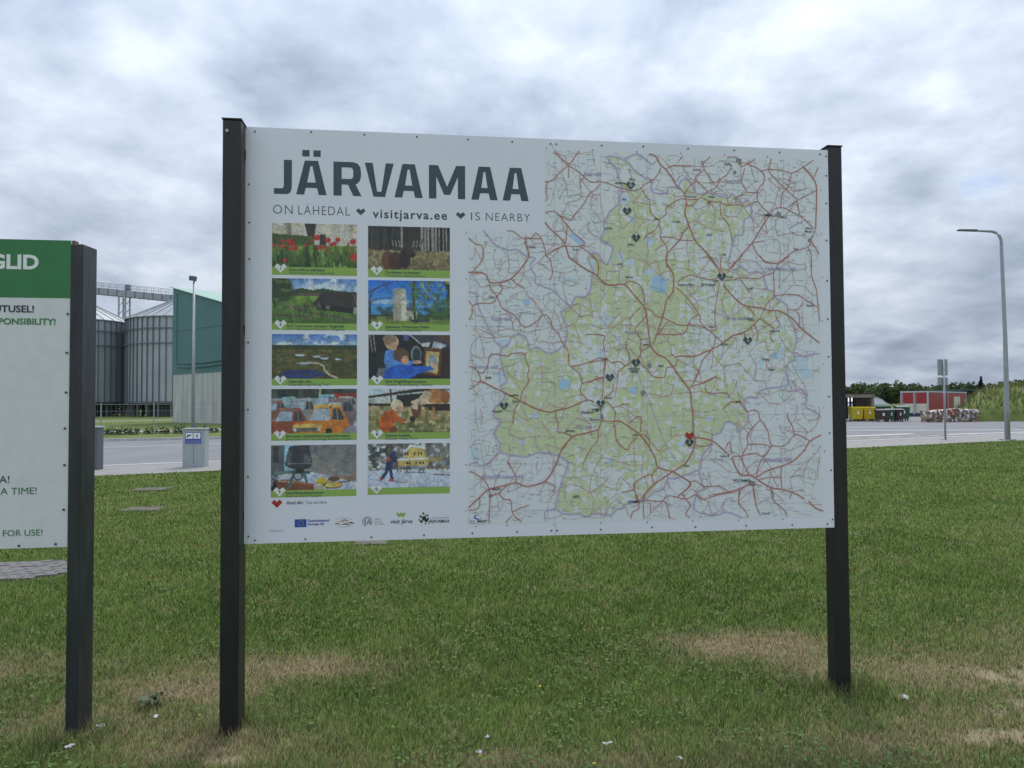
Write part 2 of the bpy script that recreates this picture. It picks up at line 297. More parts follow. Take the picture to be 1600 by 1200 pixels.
# ---- headline: blocky capitals drawn as outlines
tl = B(427.7, 302.8); tr = B(825.9, 317.8); th = B(428, 249.2)[1]-tl[1]
def lx(zx): return tl[0]+(zx-270)/(1495-270)*(tr[0]-tl[0])
def letter(ch, a, b):
    x0, x1 = lx(a), lx(b); w_ = x1-x0; s = .235*th*1.0; P = lambda u, v: (x0+u*w_, tl[1]+v*th)
    q = s/w_; hb = .17
    if ch == 'A':
        k = .28; out = [P(0, 0), P(k, 1), P(1-k, 1), P(1, 0), P(1-q*.95, 0), P(1-q*.95-.055, .20), P(q*.95+.055, .20), P(q*.95, 0)]
        hole = [P(q*.95+.10, .36), P(.5-.035, .84), P(.5+.035, .84), P(1-q*.95-.10, .36)]; return [out, hole]
    if ch == 'V':
        k = .30; return [[P(0, 1), P(k, 0), P(1-k, 0), P(1, 1), P(1-q*.98, 1), P(.5+.075, .15), P(.5-.075, .15), P(q*.98, 1)]]
    if ch == 'J': return [[P(.55, 1), P(1, 1), P(1, .24), P(.97, .12), P(.88, .03), P(.72, 0), P(0, 0), P(0, .165), P(.45, .165), P(.53, .19), P(.55, .25)]]
    if ch == 'R':
        out = [P(0, 0), P(0, 1), P(.72, 1), P(.88, .96), P(.97, .86), P(1, .72), P(1, .58), P(.96, .45), P(.87, .37), P(.80, .345), P(1.02, 0), P(.72, 0), P(.53, .33), P(q, .33), P(q, 0)]
        hole = [P(q, .50), P(q, .84), P(.62, .84), P(.70, .80), P(.72, .74), P(.72, .60), P(.70, .53), P(.62, .50)]; return [out, hole]
    if ch == 'M': return [[P(0, 0), P(0, 1), P(.25, 1), P(.5, .36), P(.75, 1), P(1, 1), P(1, 0), P(1-q*.93, 0), P(1-q*.93, .66), P(.585, .12), P(.415, .12), P(q*.93, .66), P(q*.93, 0)]]
for ch, a, b in (('J', 270, 353), ('A', 373, 515), ('R', 547, 677), ('V', 695, 833), ('A', 837, 973), ('M', 1003, 1180), ('A', 1210, 1340), ('A', 1365, 1495)):
    mb = MB(); vs, fs = filled(letter(ch, a, b), .0006); mb.add(vs, fs)
    if a == 373:
        for da in (401, 453):
            x0, x1 = lx(da), lx(da+34); z0 = tl[1]+th*1.12; mb.add([(x0, -.0006, z0), (x1, -.0006, z0), (x1, -.0006, z0+th*.19), (x0, -.0006, z0+th*.19)], [(0, 1, 2, 3)])
    mb.build('headline_letter', M_ink, sign)
for w_, a, b, y in (('ON', 426.5, 457, 334), ('LÄHEDAL', 466, 546.5, 335.2)): mb = MB(); text_on(mb, w_, a, y, b, 14.0, .0006, bold=-.012, space=1.15); mb.build('tagline_lettering', M_ink, sign)
mb = MB(); text_on(mb, 'visitjarva.ee', 582, 340.5, 698.5, 13.2, .0006, bold=.018, space=1.18); mb.build('tagline_lettering', M_ink, sign)
for w_, a, b, y in (('IS', 736, 750, 344.3), ('NEARBY', 759, 828, 345)): mb = MB(); text_on(mb, w_, a, y, b, 12.5, .0006, bold=-.012, space=1.15); mb.build('tagline_lettering', M_ink, sign)
def heart(cx, cy, w, h, off, conv=B):
    a = conv(cx, cy); s = PX(1, cx, cy); w *= s; h *= s; x, z = a
    return [(x, -off, z-h/2), (x+w/2, -off, z+h*.12), (x+w*.26, -off, z+h/2), (x, -off, z+h*.20), (x-w*.26, -off, z+h/2), (x-w/2, -off, z+h*.12)]
HF = [(0, 1, 2, 3), (0, 3, 4, 5)]
for cx, cy in ((563.5, 331), (719.5, 337)): MB().add(heart(cx, cy, 15, 11, .0006), HF).build('heart_mark', M_ink, sign)
# ---- ten printed photographs, painted cell by cell
PW, PH = 132, 68
yy, xx = np.mgrid[0:PH, 0:PW]; X_ = (xx+.5)/PW; Y_ = (yy+.5)/PH; AS = PW/PH
class Paint:
    def __init__(s, seed): s.a = np.zeros((PH, PW, 3)); s.sd = seed
    def put(s, m, c, al=1.0):
        m = np.clip(m*al, 0, 1)[..., None]; c = np.asarray(c, float); s.a = s.a*(1-m)+(c if c.ndim == 3 else c[None, None])*m
    def grad(s, y0, y1, c0, c1):
        t = np.clip((Y_-y0)/(y1-y0), 0, 1)[..., None]; m = ((Y_ >= y0) & (Y_ <= y1)).astype(float); s.put(m, np.array(c0)*(1-t)+np.array(c1)*t)
    def ell(s, cx, cy, rx, ry, c, soft=.15, al=1): d = ((X_-cx)/rx)**2+((Y_-cy)/ry)**2; s.put(np.clip((1-d)/soft+.5, 0, 1), c, al)
    def poly(s, p, c, al=1):
        ins = np.zeros(X_.shape, bool); n = len(p)
        for i in range(n):
            (ax, ay), (bx, by) = p[i], p[(i+1) % n]
            if ay == by: continue
            cr = (ay > Y_) != (by > Y_); ins ^= cr & (X_ < (bx-ax)*(Y_-ay)/(by-ay)+ax)
        s.put(ins.astype(float), c, al)
    def line(s, p, w, c, al=1):
        for (ax, ay), (bx, by) in zip(p[:-1], p[1:]):
            dx, dy = (bx-ax)*AS, by-ay; l2 = dx*dx+dy*dy+1e-9; t = np.clip((((X_-ax)*AS)*dx+(Y_-ay)*dy)/l2, 0, 1)
            d = np.hypot((X_-ax)*AS-t*dx, (Y_-ay)-t*dy); s.put(np.clip((w-d)/.008+.5, 0, 1), c, al)
    def mottle(s, y0, y1, sc, c, thr=.5, al=.7, st=1.0, mask=None):
        s.sd += 1; n = fbm(X_*AS, Y_*st, sc, 3, s.sd); m = np.clip((n-thr)*8, 0, 1)*((Y_ >= y0) & (Y_ <= y1))
        if mask is not None: m = m*mask
        s.put(m, c, al)
def lin(r, g_, b_): return tuple(((c/255+.055)/1.055)**2.4 if c > 10 else c/3294 for c in (r, g_, b_))
D = lin
def photo1(p):
    p.grad(0, 1, D(205, 195, 180), D(215, 205, 190)); p.mottle(0, .4, 5, D(120, 100, 85), .52, .8, .3); p.poly([(.38, 0), (.52, 0), (.5, .3), (.42, .3)], D(60, 50, 45)); p.poly([(0, .25), (.5, .3), (.5, .55), (0, .5)], D(75, 90, 45)); p.poly([(.56, .25), (.64, .25), (.64, .5), (.56, .5)], D(70, 60, 55))
    p.grad(.5, 1, D(120, 140, 60), D(40, 75, 25)); p.mottle(.5, 1, 9, D(25, 50, 20), .48, .8, .4); p.mottle(.55, 1, 12, D(150, 175, 90), .6, .7, .4)
    for k in range(26): x = random.random(); p.line([(x, 1), (x+random.uniform(-.05, .05), random.uniform(.6, .8))], .008, D(*random.choice([(60, 100, 45), (35, 70, 30), (110, 145, 70)])))
    for x, y, r in ((.13, .42, .022), (.09, .53, .02), (.15, .55, .022), (.22, .45, .045), (.27, .57, .035), (.2, .6, .02), (.39, .5, .02), (.48, .40, .018), (.53, .32, .035), (.56, .55, .03), (.62, .53, .022), (.66, .38, .035), (.64, .62, .018), (.70, .48, .026), (.74, .45, .025), (.775, .36, .03), (.9, .47, .015), (.955, .40, .035), (.94, .6, .016), (.97, .75, .045), (.15, .86, .025), (.03, .52, .02)):
        p.ell(x, y, r, r*AS*.95, D(190, 40, 32), .3); p.ell(x-.006, y-.02, r*.4, r*.7, D(225, 75, 60), .5, .7); p.line([(x, y+r*1.7), (x, min(1, y+.35))], .006, D(85, 120, 55), .8)
def photo2(p):
    p.grad(0, .6, D(45, 48, 45), D(62, 60, 52)); p.mottle(0, .6, 7, D(22, 26, 24), .48, .8, .25)
    for x in (.41, .66, .70, .735, .79, .83, .87, .92, .96): p.line([(x, 0), (x+.004, .6)], random.choice([.012, .022, .03]), D(168, 160, 155), .85)
    for x in (.05, .12, .2, .3): p.line([(x, 0), (x, .6)], .014, D(78, 74, 70), .7)
    p.grad(.58, 1, D(150, 135, 95), D(120, 105, 75)); p.mottle(.55, 1, 10, D(90, 85, 50), .5, .7); p.mottle(.55, 1, 14, D(185, 165, 120), .58, .6)
    p.ell(.25, .80, .085, .22, D(105, 62, 42)); p.ell(.34, .82, .09, .22, D(70, 45, 35)); p.ell(.45, .74, .07, .24, D(48, 36, 32)); p.ell(.51, .62, .05, .10, D(62, 48, 42)); p.ell(.55, .66, .03, .06, D(35, 28, 28))
    for s_, x0 in ((-1, .44), (1, .50)):
        p.line([(x0, .55), (x0+s_*.08, .47), (x0+s_*.14, .42), (x0+s_*.17, .30)], .016, D(60, 50, 45))
        for t in (.05, .09, .13): p.line([(x0+s_*t, .5-t*.4), (x0+s_*(t+.015), .33)], .011, D(150, 140, 130))
def photo3(p):
    p.grad(0, .32, D(95, 140, 200), D(165, 190, 220)); p.mottle(0, .3, 5, D(225, 232, 240), .5, .8); p.poly([(.22, .27), (.35, .22), (.48, .26), (.6, .22), (.8, .28), (1, .3), (1, .4), (.2, .4)], D(55, 75, 45)); p.poly([(.3, .33), (.6, .33), (.56, .42), (.3, .42)], D(95, 85, 75))
    p.grad(.4, 1, D(120, 155, 65), D(70, 105, 40)); p.mottle(.4, 1, 6, D(70, 100, 40), .5, .6); p.poly([(.48, .55), (.6, .3), (.95, .31), (1, .42), (1, .72), (.92, .72), (.5, .6)], D(58, 50, 48)); p.poly([(.53, .58), (.96, .66), (.96, .78), (.53, .7)], D(34, 30, 30)); p.poly([(.95, .32), (1, .4), (1, .62)], D(105, 82, 65)); p.poly([(.96, .66), (1, .64), (1, .78), (.96, .78)], D(165, 155, 140)); p.poly([(.64, .6), (.68, .61), (.68, .7), (.64, .69)], D(110, 105, 100))
    p.ell(.08, .25, .17, .34, D(45, 65, 32), .5); p.mottle(0, .62, 11, D(90, 115, 60), .53, .8, 1, (X_ < .24)); p.line([(.03, .5), (.04, .66)], .02, D(50, 40, 32))
    for a, b in (((.18, .62), (.4, .72)), ((.0, .82), (.45, .86)), ((.45, .76), (1, .95)), ((.36, .64), (.56, .6))):
        p.line([a, b], .022, D(85, 80, 65))
        for k in range(14): t = k/13; x = a[0]+(b[0]-a[0])*t; y = a[1]+(b[1]-a[1])*t; p.line([(x, y-.06), (x+.02, y+.07)], .007, D(*random.choice([(135, 128, 105), (55, 52, 42)])))
def photo4(p):
    p.grad(0, .8, D(30, 105, 205), D(90, 165, 225)); p.ell(.3, .5, .3, .05, D(190, 215, 235), 1, .6); p.grad(.82, 1, D(120, 125, 75), D(110, 140, 55)); p.mottle(.62, .9, 8, D(55, 75, 40), .42, .9)
    p.poly([(.305, .22), (.34, .19), (.43, .19), (.465, .23), (.47, .92), (.31, .92)], D(172, 165, 150)); p.poly([(.40, .2), (.465, .23), (.47, .92), (.40, .92)], D(205, 195, 175)); p.mottle(.2, .9, 16, D(130, 125, 112), .55, .6, 1, (X_ > .305) & (X_ < .47)); p.poly([(.47, .68), (.6, .70), (.6, .9), (.47, .9)], D(185, 178, 160)); p.poly([(.47, .6), (.56, .64), (.6, .71), (.47, .69)], D(95, 90, 100))
    p.line([(.58, .95), (.56, .6), (.55, .2), (.57, 0)], .03, D(58, 48, 42)); p.line([(.0, .55), (.06, .25), (.2, .1)], .014, D(70, 60, 55)); p.line([(.0, .3), (.1, .18), (.3, .05)], .01, D(70, 60, 55)); p.line([(.02, 1), (.03, .5)], .022, D(60, 50, 45)); p.line([(.03, .5), (.2, .4), (.28, .42)], .009, D(70, 60, 55)); p.line([(.94, 0), (1, .2), (.99, .8)], .05, D(52, 44, 40))
    p.mottle(0, .9, 9, D(75, 110, 45), .5, .85, 1, (X_ > .5)); p.mottle(0, .6, 10, D(150, 170, 60), .56, .8, 1, (X_ > .62)); p.mottle(.3, .9, 12, D(45, 70, 35), .54, .7, 1, (X_ > .7)); p.poly([(.52, .9), (.75, .9), (.75, .96), (.52, .96)], D(60, 62, 70))
def photo5(p):
    p.grad(0, .26, D(70, 120, 195), D(150, 180, 215)); p.mottle(0, .25, 5, D(225, 230, 238), .5, .9, 1.6); p.grad(.25, .36, D(50, 62, 42), D(62, 70, 42)); p.grad(.36, 1, D(98, 95, 52), D(82, 78, 42)); p.mottle(.3, 1, 7, D(58, 64, 32), .5, .75, 3); p.mottle(.35, 1, 12, D(125, 112, 62), .56, .6, 2.5); p.mottle(.55, 1, 10, D(55, 62, 38), .5, .7, 1, (X_ > .6))
    for x, y, r in ((.33, .48, .06), (.53, .51, .05), (.78, .57, .04), (.62, .55, .05)): p.ell(x, y, r, .022, D(195, 205, 215))
    p.ell(.38, .66, .09, .025, D(165, 175, 190)); p.ell(.36, .90, .26, .10, D(38, 58, 120)); p.ell(.25, .97, .15, .06, D(45, 66, 130)); p.mottle(.8, 1, 9, D(85, 80, 50), .6, .8, 2.5); p.line([(.42, .64), (.55, .66), (.61, .72), (.62, .82), (.68, .92), (.78, 1)], .018, D(190, 182, 160))
def photo6(p):
    p.grad(0, 1, D(28, 28, 34), D(22, 22, 26)); p.mottle(0, 1, 5, D(55, 55, 62), .56, .7); p.poly([(.5, 0), (.72, .25), (.85, .22), (1, .3), (1, 0)], D(70, 66, 78)); p.poly([(.42, 0), (.5, 0), (.49, .15), (.44, .15)], D(90, 85, 140)); p.line([(.5, .0), (.67, .25)], .012, D(190, 195, 200)); p.poly([(.66, .2), (.76, .17), (.74, .28), (.65, .27)], D(205, 205, 210)); p.poly([(.8, .15), (.95, .22), (.94, .33), (.78, .32)], D(180, 185, 195)); p.poly([(.85, .02), (1, .05), (1, .22)], D(110, 65, 45))
    for x in (.02, .06): p.line([(x, 0), (x+.03, .4)], .012, D(140, 135, 130))
    p.ell(.585, .45, .065, .19, D(120, 130, 135)); p.ell(.59, .46, .05, .15, D(45, 55, 62)); p.poly([(.69, .3), (.90, .32), (.88, .95), (.67, .9)], D(105, 62, 42)); p.poly([(.71, .38), (.87, .4), (.85, .9), (.70, .84)], D(200, 175, 115)); p.ell(.79, .62, .055, .17, D(150, 160, 155)); p.poly([(.9, .3), (1, .3), (1, 1), (.88, 1)], D(55, 35, 30)); p.poly([(.1, .42), (.22, .38), (.22, .75), (.1, .75)], D(38, 38, 42)); p.poly([(.12, .76), (.24, .76), (.22, 1), (.1, 1)], D(105, 108, 112))
    p.poly([(.21, .38), (.30, .33), (.36, .6), (.55, .6), (.55, .68), (.36, .78), (.22, .8), (.19, .6)], D(85, 140, 215)); p.ell(.285, .18, .085, .17, D(205, 165, 140)); p.ell(.262, .11, .085, .12, D(150, 125, 100)); p.ell(.31, .27, .04, .1, D(205, 160, 135)); p.poly([(.2, .82), (.35, .68), (.55, .72), (.78, .72), (.8, .8), (.6, .9), (.5, 1), (.18, 1)], D(40, 95, 195)); p.ell(.40, .47, .095, .16, D(95, 72, 58)); p.ell(.45, .58, .045, .1, D(200, 150, 125)); p.ell(.60, .63, .05, .04, D(210, 165, 145)); p.ell(.80, .70, .03, .07, D(210, 165, 145)); p.mottle(.7, 1, 9, D(25, 70, 165), .55, .6, 1, (X_ > .2) & (X_ < .6))
def photo7(p):
    p.grad(0, .3, D(60, 78, 72), D(80, 92, 88)); p.mottle(0, .2, 6, D(38, 48, 46), .5, .8, .3)
    for k in range(4): p.poly([(.72+.07*k, .1), (.78+.07*k, .1), (.78+.07*k, .22), (.72+.07*k, .22)], D(170, 45, 48))
    p.poly([(.11, .1), (.16, .1), (.16, .28), (.11, .28)], D(25, 28, 28)); p.line([(.57, 0), (.57, .2)], .02, D(195, 200, 140)); p.grad(.22, 1, D(150, 160, 165), D(110, 100, 95))
    def car(x, y, s, body, roof, glass=(165, 180, 195)):
        p.poly([(x, y), (x+.06*s, y-.17*s*1.5), (x+.30*s, y-.19*s*1.5), (x+.38*s, y), (x+.42*s, y+.3*s), (x-.12*s, y+.3*s), (x-.13*s, y+.06*s)], D(*body)); p.poly([(x+.05*s, y-.19*s*1.5), (x+.29*s, y-.2*s*1.5), (x+.31*s, y-.16*s*1.5), (x+.05*s, y-.15*s*1.5)], D(*roof))
        p.poly([(x+.01*s, y), (x+.065*s, y-.14*s*1.5), (x+.21*s, y-.14*s*1.5), (x+.20*s, y)], D(*glass)); p.poly([(x+.225*s, y-.01), (x+.235*s, y-.14*s*1.5), (x+.30*s, y-.14*s*1.5), (x+.345*s, y-.01)], D(60, 70, 78)); p.line([(x+.27*s, y-.2*s), (x+.28*s, y)], .007, D(*roof))
    car(.1, .36, .6, (120, 165, 165), (150, 200, 200)); car(.52, .34, .7, (110, 170, 175), (150, 205, 205)); car(.75, .38, .7, (150, 150, 150), (185, 180, 175)); car(.2, .48, .9, (140, 150, 158), (165, 165, 170)); car(.62, .52, 1.0, (125, 105, 112), (140, 118, 122)); car(-.08, .48, .7, (135, 95, 80), (160, 120, 100)); car(.04, .73, 1.0, (150, 72, 55), (165, 110, 95)); car(.43, .72, 1.25, (205, 125, 45), (215, 175, 105)); car(.95, .85, .8, (150, 140, 150), (165, 155, 165))
    p.poly([(.25, .82), (.48, .79), (.6, .82), (.56, .9), (.26, .9)], D(220, 180, 95)); p.poly([(.27, .88), (.56, .88), (.56, .97), (.28, .98)], D(105, 100, 95)); p.ell(.28, .93, .02, .04, D(200, 200, 195)); p.ell(.555, .92, .02, .04, D(200, 200, 195)); p.ell(.675, .97, .04, .08, D(30, 28, 28)); p.poly([(.68, .4), (.71, .4), (.70, .46), (.69, .46)], D(90, 70, 60))
def photo8(p):
    p.grad(0, .4, D(190, 205, 220), D(205, 200, 185)); p.poly([(.35, .15), (.7, .1), (.72, .5), (.35, .5)], D(40, 35, 35)); p.grad(.4, 1, D(190, 165, 120), D(120, 125, 70)); p.mottle(.4, 1, 9, D(105, 110, 60), .5, .7); p.mottle(.45, 1, 13, D(215, 195, 150), .57, .7); p.mottle(.7, 1, 8, D(70, 75, 42), .53, .7)
    p.poly([(0, .17), (.6, .0), (1, 0), (1, .03), (.65, .07), (0, .22)], D(62, 46, 40)); p.poly([(0, .33), (1, .36), (1, .52), (.7, .5), (.7, .42), (0, .38)], D(48, 36, 34)); p.line([(.27, 0), (.29, .4)], .02, D(70, 52, 45))
    p.ell(.84, .18, .16, .17, D(185, 125, 75)); p.ell(.95, .2, .05, .16, D(165, 105, 60)); p.poly([(.7, .05), (.78, .1), (.72, .35), (.62, .4), (.58, .3)], D(205, 180, 150)); p.ell(.59, .48, .06, .2, D(120, 72, 48)); p.ell(.54, .70, .035, .07, D(45, 35, 34)); p.poly([(.52, .3), (.62, .22), (.6, .5), (.54, .45)], D(215, 195, 170)); p.line([(.72, .45), (.71, .7)], .025, D(150, 100, 65)); p.line([(.8, .45), (.81, .7)], .025, D(170, 120, 80))
    p.poly([(0, .36), (.55, .34), (.55, .37), (0, .4)], D(52, 40, 38)); p.ell(.35, .38, .075, .13, D(215, 195, 165)); p.ell(.375, .46, .045, .08, D(205, 155, 130)); p.poly([(.13, .75), (.2, .53), (.3, .47), (.36, .62), (.46, .74), (.44, .79), (.32, .75), (.3, .98), (.2, 1), (.14, .92)], D(200, 95, 32)); p.mottle(.5, 1, 9, D(150, 65, 25), .54, .6, 1, (X_ > .13) & (X_ < .32)); p.ell(.465, .765, .025, .035, D(215, 170, 145)); p.ell(.31, .93, .05, .06, D(110, 70, 50))
def photo9(p):
    p.grad(0, .75, D(118, 118, 120), D(140, 136, 132)); p.poly([(0, 0), (.16, 0), (.16, .7), (0, .75)], D(92, 96, 104)); p.poly([(.03, .05), (.09, .04), (.09, .38), (.03, .4)], D(62, 60, 62)); p.poly([(.16, 0), (.26, 0), (.26, .6), (.16, .62)], D(150, 195, 225)); p.poly([(.08, .66), (.5, .62), (1, .82), (1, 1), (.1, 1)], D(200, 205, 215)); p.poly([(.6, .65), (1, .73), (1, .85), (.7, .72)], D(150, 120, 100)); p.mottle(.66, 1, 8, D(150, 160, 185), .54, .6)
    p.poly([(.06, .8), (.5, .9), (.5, 1), (.08, 1)], D(125, 70, 48)); p.poly([(.06, .78), (.2, .76), (.52, .88), (.5, .92)], D(165, 110, 80)); p.line([(.28, .6), (.2, .95)], .035, D(70, 105, 100)); p.line([(.38, .6), (.42, .82)], .03, D(70, 105, 100)); p.line([(.06, .62), (.28, .6)], .03, D(95, 125, 120)); p.ell(.32, .70, .06, .10, D(60, 85, 85)); p.ell(.32, .70, .04, .07, D(160, 165, 170)); p.line([(.27, .61), (.44, .62)], .035, D(60, 88, 88))
    p.poly([(.21, .06), (.45, .04), (.485, .4), (.46, .52), (.36, .56), (.24, .53), (.165, .46), (.18, .25)], D(58, 60, 68)); p.mottle(.04, .54, 5, D(105, 108, 116), .55, .7, .6, (X_ > .19) & (X_ < .47)); p.line([(.2, .42), (.47, .42)], .01, D(140, 142, 148)); p.line([(.23, .05), (.44, .04)], .022, D(45, 50, 72)); p.ell(.34, .58, .05, .06, D(35, 36, 40))
    p.ell(.60, .82, .07, .08, D(220, 190, 60)); p.ell(.74, .77, .07, .05, D(105, 75, 55)); p.ell(.72, .91, .12, .08, D(120, 90, 65)); p.ell(.73, .9, .10, .06, D(205, 200, 110)); p.ell(.77, .88, .05, .04, D(225, 170, 90)); p.line([(.8, .85), (.93, .82)], .014, D(70, 66, 66)); p.poly([(.52, .92), (.64, .92), (.62, 1), (.5, 1)], D(185, 165, 135))
def photo10(p):
    p.grad(0, .62, D(118, 112, 105), D(150, 148, 146)); p.mottle(0, .55, 12, D(215, 218, 225), .53, .85, 1); p.mottle(0, .6, 9, D(70, 66, 60), .55, .8, .6); p.grad(.6, 1, D(205, 212, 228), D(190, 200, 220))
    for x in (.26, .3, .36, .42, .48): p.line([(x, 0), (x, .42)], .009, D(85, 72, 65))
    p.mottle(.05, .62, 6, D(52, 58, 55), .45, .9, 1, (X_ < .24)); p.mottle(.05, .6, 8, D(225, 230, 238), .55, .9, 1.5, (X_ < .22)); p.poly([(.46, .18), (.52, .06), (.68, .12), (.72, .34), (.46, .36)], D(205, 180, 105)); p.poly([(.44, .2), (.52, .03), (.7, .1), (.69, .14), (.53, .08), (.46, .22)], D(235, 238, 245)); p.poly([(.37, .38), (.74, .36), (.74, .52), (.37, .52)], D(200, 175, 105)); p.poly([(.35, .36), (.75, .33), (.75, .37), (.35, .40)], D(235, 238, 245))
    for x in (.47, .5, .58, .63, .67): p.poly([(x, .42), (x+.02, .42), (x+.02, .49), (x, .49)], D(60, 55, 50)); p.poly([(x-.02, .2), (x+.0, .2), (x+.0, .28), (x-.02, .28)], D(70, 62, 55))
    p.poly([(.74, .3), (.92, .34), (.9, .44), (.74, .42)], D(165, 145, 100))
    for k in range(34): x = random.uniform(.35, .98); y = random.uniform(.53, .64); p.ell(x, y, .008, .025, D(*random.choice([(60, 70, 95), (150, 110, 60), (45, 45, 50), (120, 60, 60)])))
    p.poly([(.8, .62), (1, .64), (1, .72), (.82, .70)], D(215, 220, 232)); p.line([(.46, .66), (.7, .68)], .01, D(95, 80, 70)); p.line([(.81, .72), (1, .75)], .012, D(95, 90, 95))
    p.line([(.30, .30), (.27, .48)], .075, D(52, 62, 105)); p.line([(.26, .48), (.28, .62), (.30, .82)], .04, D(42, 52, 92)); p.line([(.25, .48), (.23, .66), (.17, .80)], .038, D(42, 52, 92)); p.ell(.325, .22, .022, .05, D(45, 55, 125)); p.line([(.30, .33), (.335, .42), (.36, .33)], .024, D(48, 48, 60)); p.line([(.24, .38), (.27, .36)], .03, D(190, 70, 60)); p.line([(.16, .78), (.165, .83)], .025, D(205, 75, 55)); p.line([(.27, .83), (.31, .84)], .025, D(205, 75, 55)); p.line([(.1, .82), (.25, .93)], .007, D(70, 70, 80)); p.line([(.25, .85), (.47, .9)], .008, D(150, 80, 75))
M_photo = attr_mat('photo_print', .38)
photos = [(1, photo1, (425.1, 348.1), (557.6, 431.5), 418, 'Kirna mõis ja tulbiväljad', 'Kirna Manor and its tulip fields', 'printed photo of red tulips before a pale manor'),
          (2, photo2, (575, 353), (703, 435), 422, 'Toosikannu looduspark', 'Toosikannu Nature Resort', 'printed photo of an antlered stag at a forest edge'),
          (3, photo3, (425, 434.7), (557.6, 516.3), 505.5, 'A.H. Tammsaare muuseum Vargamäel', 'A.H. Tammsaare Museum in Vargamäe', 'printed photo of a thatched farmhouse behind wattle fences'),
          (4, photo4, (575.3, 437.8), (703, 517.9), 507, 'Ajakeskus Wittenstein Paides', 'Timecenter Wittenstein', 'printed photo of a stone tower among trees'),
          (5, photo5, (425, 522), (558, 602), 592, 'Kakerdaja raba', 'Kakerdaja Bog Hiking Trail', 'printed photo of a bog with pools and boardwalk'),
          (6, photo6, (575.9, 523), (703.5, 601.8), 592, 'Eesti Ringhäälingumuuseum', 'Estonian Broadcasting Museum', 'printed photo of two boys in blue at an old television'),
          (7, photo7, (424.3, 608), (557.8, 687.3), 677, 'Järva-Jaani vanatehnikamuuseumide keskus', 'Järva-Jaani Old Technology Museum Center', 'printed photo of rows of old cars, orange one in front'),
          (8, photo8, (575.9, 608), (703.5, 685.4), 676, 'Kaltsete hobitalu', 'Kaltsete Hobby Farm', 'printed photo of a child in orange feeding a pony'),
          (9, photo9, (424, 696), (557.3, 774.7), 765.5, 'Eesti Piimandusmuuseum', 'Estonian Dairy Museum', 'printed photo of a dark milk separator on a table'),
          (10, photo10, (574.9, 693.6), (703.2, 770.7), 761.5, '', '', 'printed photo of a skier in snow before a yellow house')]
for num, fn, (xa, ya), (xb, yb), ybar, t1, t2, lab in photos:
    u0, z1 = B(xa, ya); u1, z0 = B(xb, yb); zb = B((xa+xb)/2, ybar)[1]
    if z1-zb < .05: zb = z1-.22
    p = Paint(num*31); fn(p); wx = (fbm(X_*AS, Y_, 20, 3, num*7)-.5)*1.8; wy = (fbm(X_*AS, Y_, 20, 3, num*7+3)-.5)*1.6
    a = p.a[np.clip(np.rint(yy+wy), 0, PH-1).astype(int), np.clip(np.rint(xx+wx), 0, PW-1).astype(int)]
    a = a*(.60+.8*fbm(X_*AS, Y_, 7, 5, num*13))[..., None]*(.62+.76*fbm(X_*AS, Y_, 26, 2, num*17))[..., None]*(.88+.24*RNG.random((PH, PW, 1)))*(1+(fbm(X_*AS, Y_, 9, 3, num*19)-.5)[..., None]*np.array([.35, .05, -.35]))
    a = np.clip(a*1.08, 0, .9)*.95+.03
    U, Z = np.meshgrid(np.linspace(u0, u1, PW+1), np.linspace(z1, zb, PH+1)); cell = np.arange(PW*PH)
    i0 = (cell//PW)*(PW+1)+cell % PW; q = np.stack([i0, i0+PW+1, i0+PW+2, i0+1], 1); Vv = np.stack([U.ravel(), np.full(U.size, -.0006), Z.ravel()], 1)
    ac = np.pad(a, ((0, 1), (0, 1), (0, 0)), mode='edge'); ph = numpy_mesh('photo_print', Vv, q, M_photo, ac.reshape(-1, 3), sign); ph['label'] = lab
    flat('caption_bar', [[(u0, z0), (u1, z0), (u1, zb), (u0, zb)]], .0006, M_lime, ph)
    mb = MB(); cx = (xa+13.5); bz = zb-.002; s = PX(1, xa, ya); hx = u0+s*13.5; hw = s*9.8
    hz = lambda k: bz+s*k
    mb.add([(hx, -.0012, hz(-9)), (hx+hw, -.0012, hz(1.2)), (hx+hw*.5, -.0012, hz(6)), (hx, -.0012, hz(1.8)), (hx-hw*.5, -.0012, hz(6)), (hx-hw, -.0012, hz(1.2))], HF, 0)
    v, f = glyphs(str(num), .02); sc = s*4.9/.7; cxg = (v[:, 0].max()+v[:, 0].min())/2; mb.add([(hx+(q_[0]-cxg)*sc, -.0017, hz(-3.9)+q_[1]*sc) for q_ in v], f, 1); mb.build('number_badge', [M_whiteink, M_black], ph)
    if t1:
        mb = MB()
        for t, bold, zt, ww, mi in ((t1, .022, zb-s*6.2, .0, 0), (t2, -.005, zb-s*11.2, .0, 0)):
            v, f = glyphs(t, bold); sc = s*4.1/.7; x0 = u0+s*(26.5 if num not in (3, 7, 9) else 23.5); mx_ = v[:, 0].max(); sx = min(sc, (u1-s*3-x0)/mx_); mb.add([(x0+q_[0]*sx, -.0012, zt+q_[1]*sc) for q_ in v], f, mi)
        mb.build('caption_lettering', M_ink, ph)
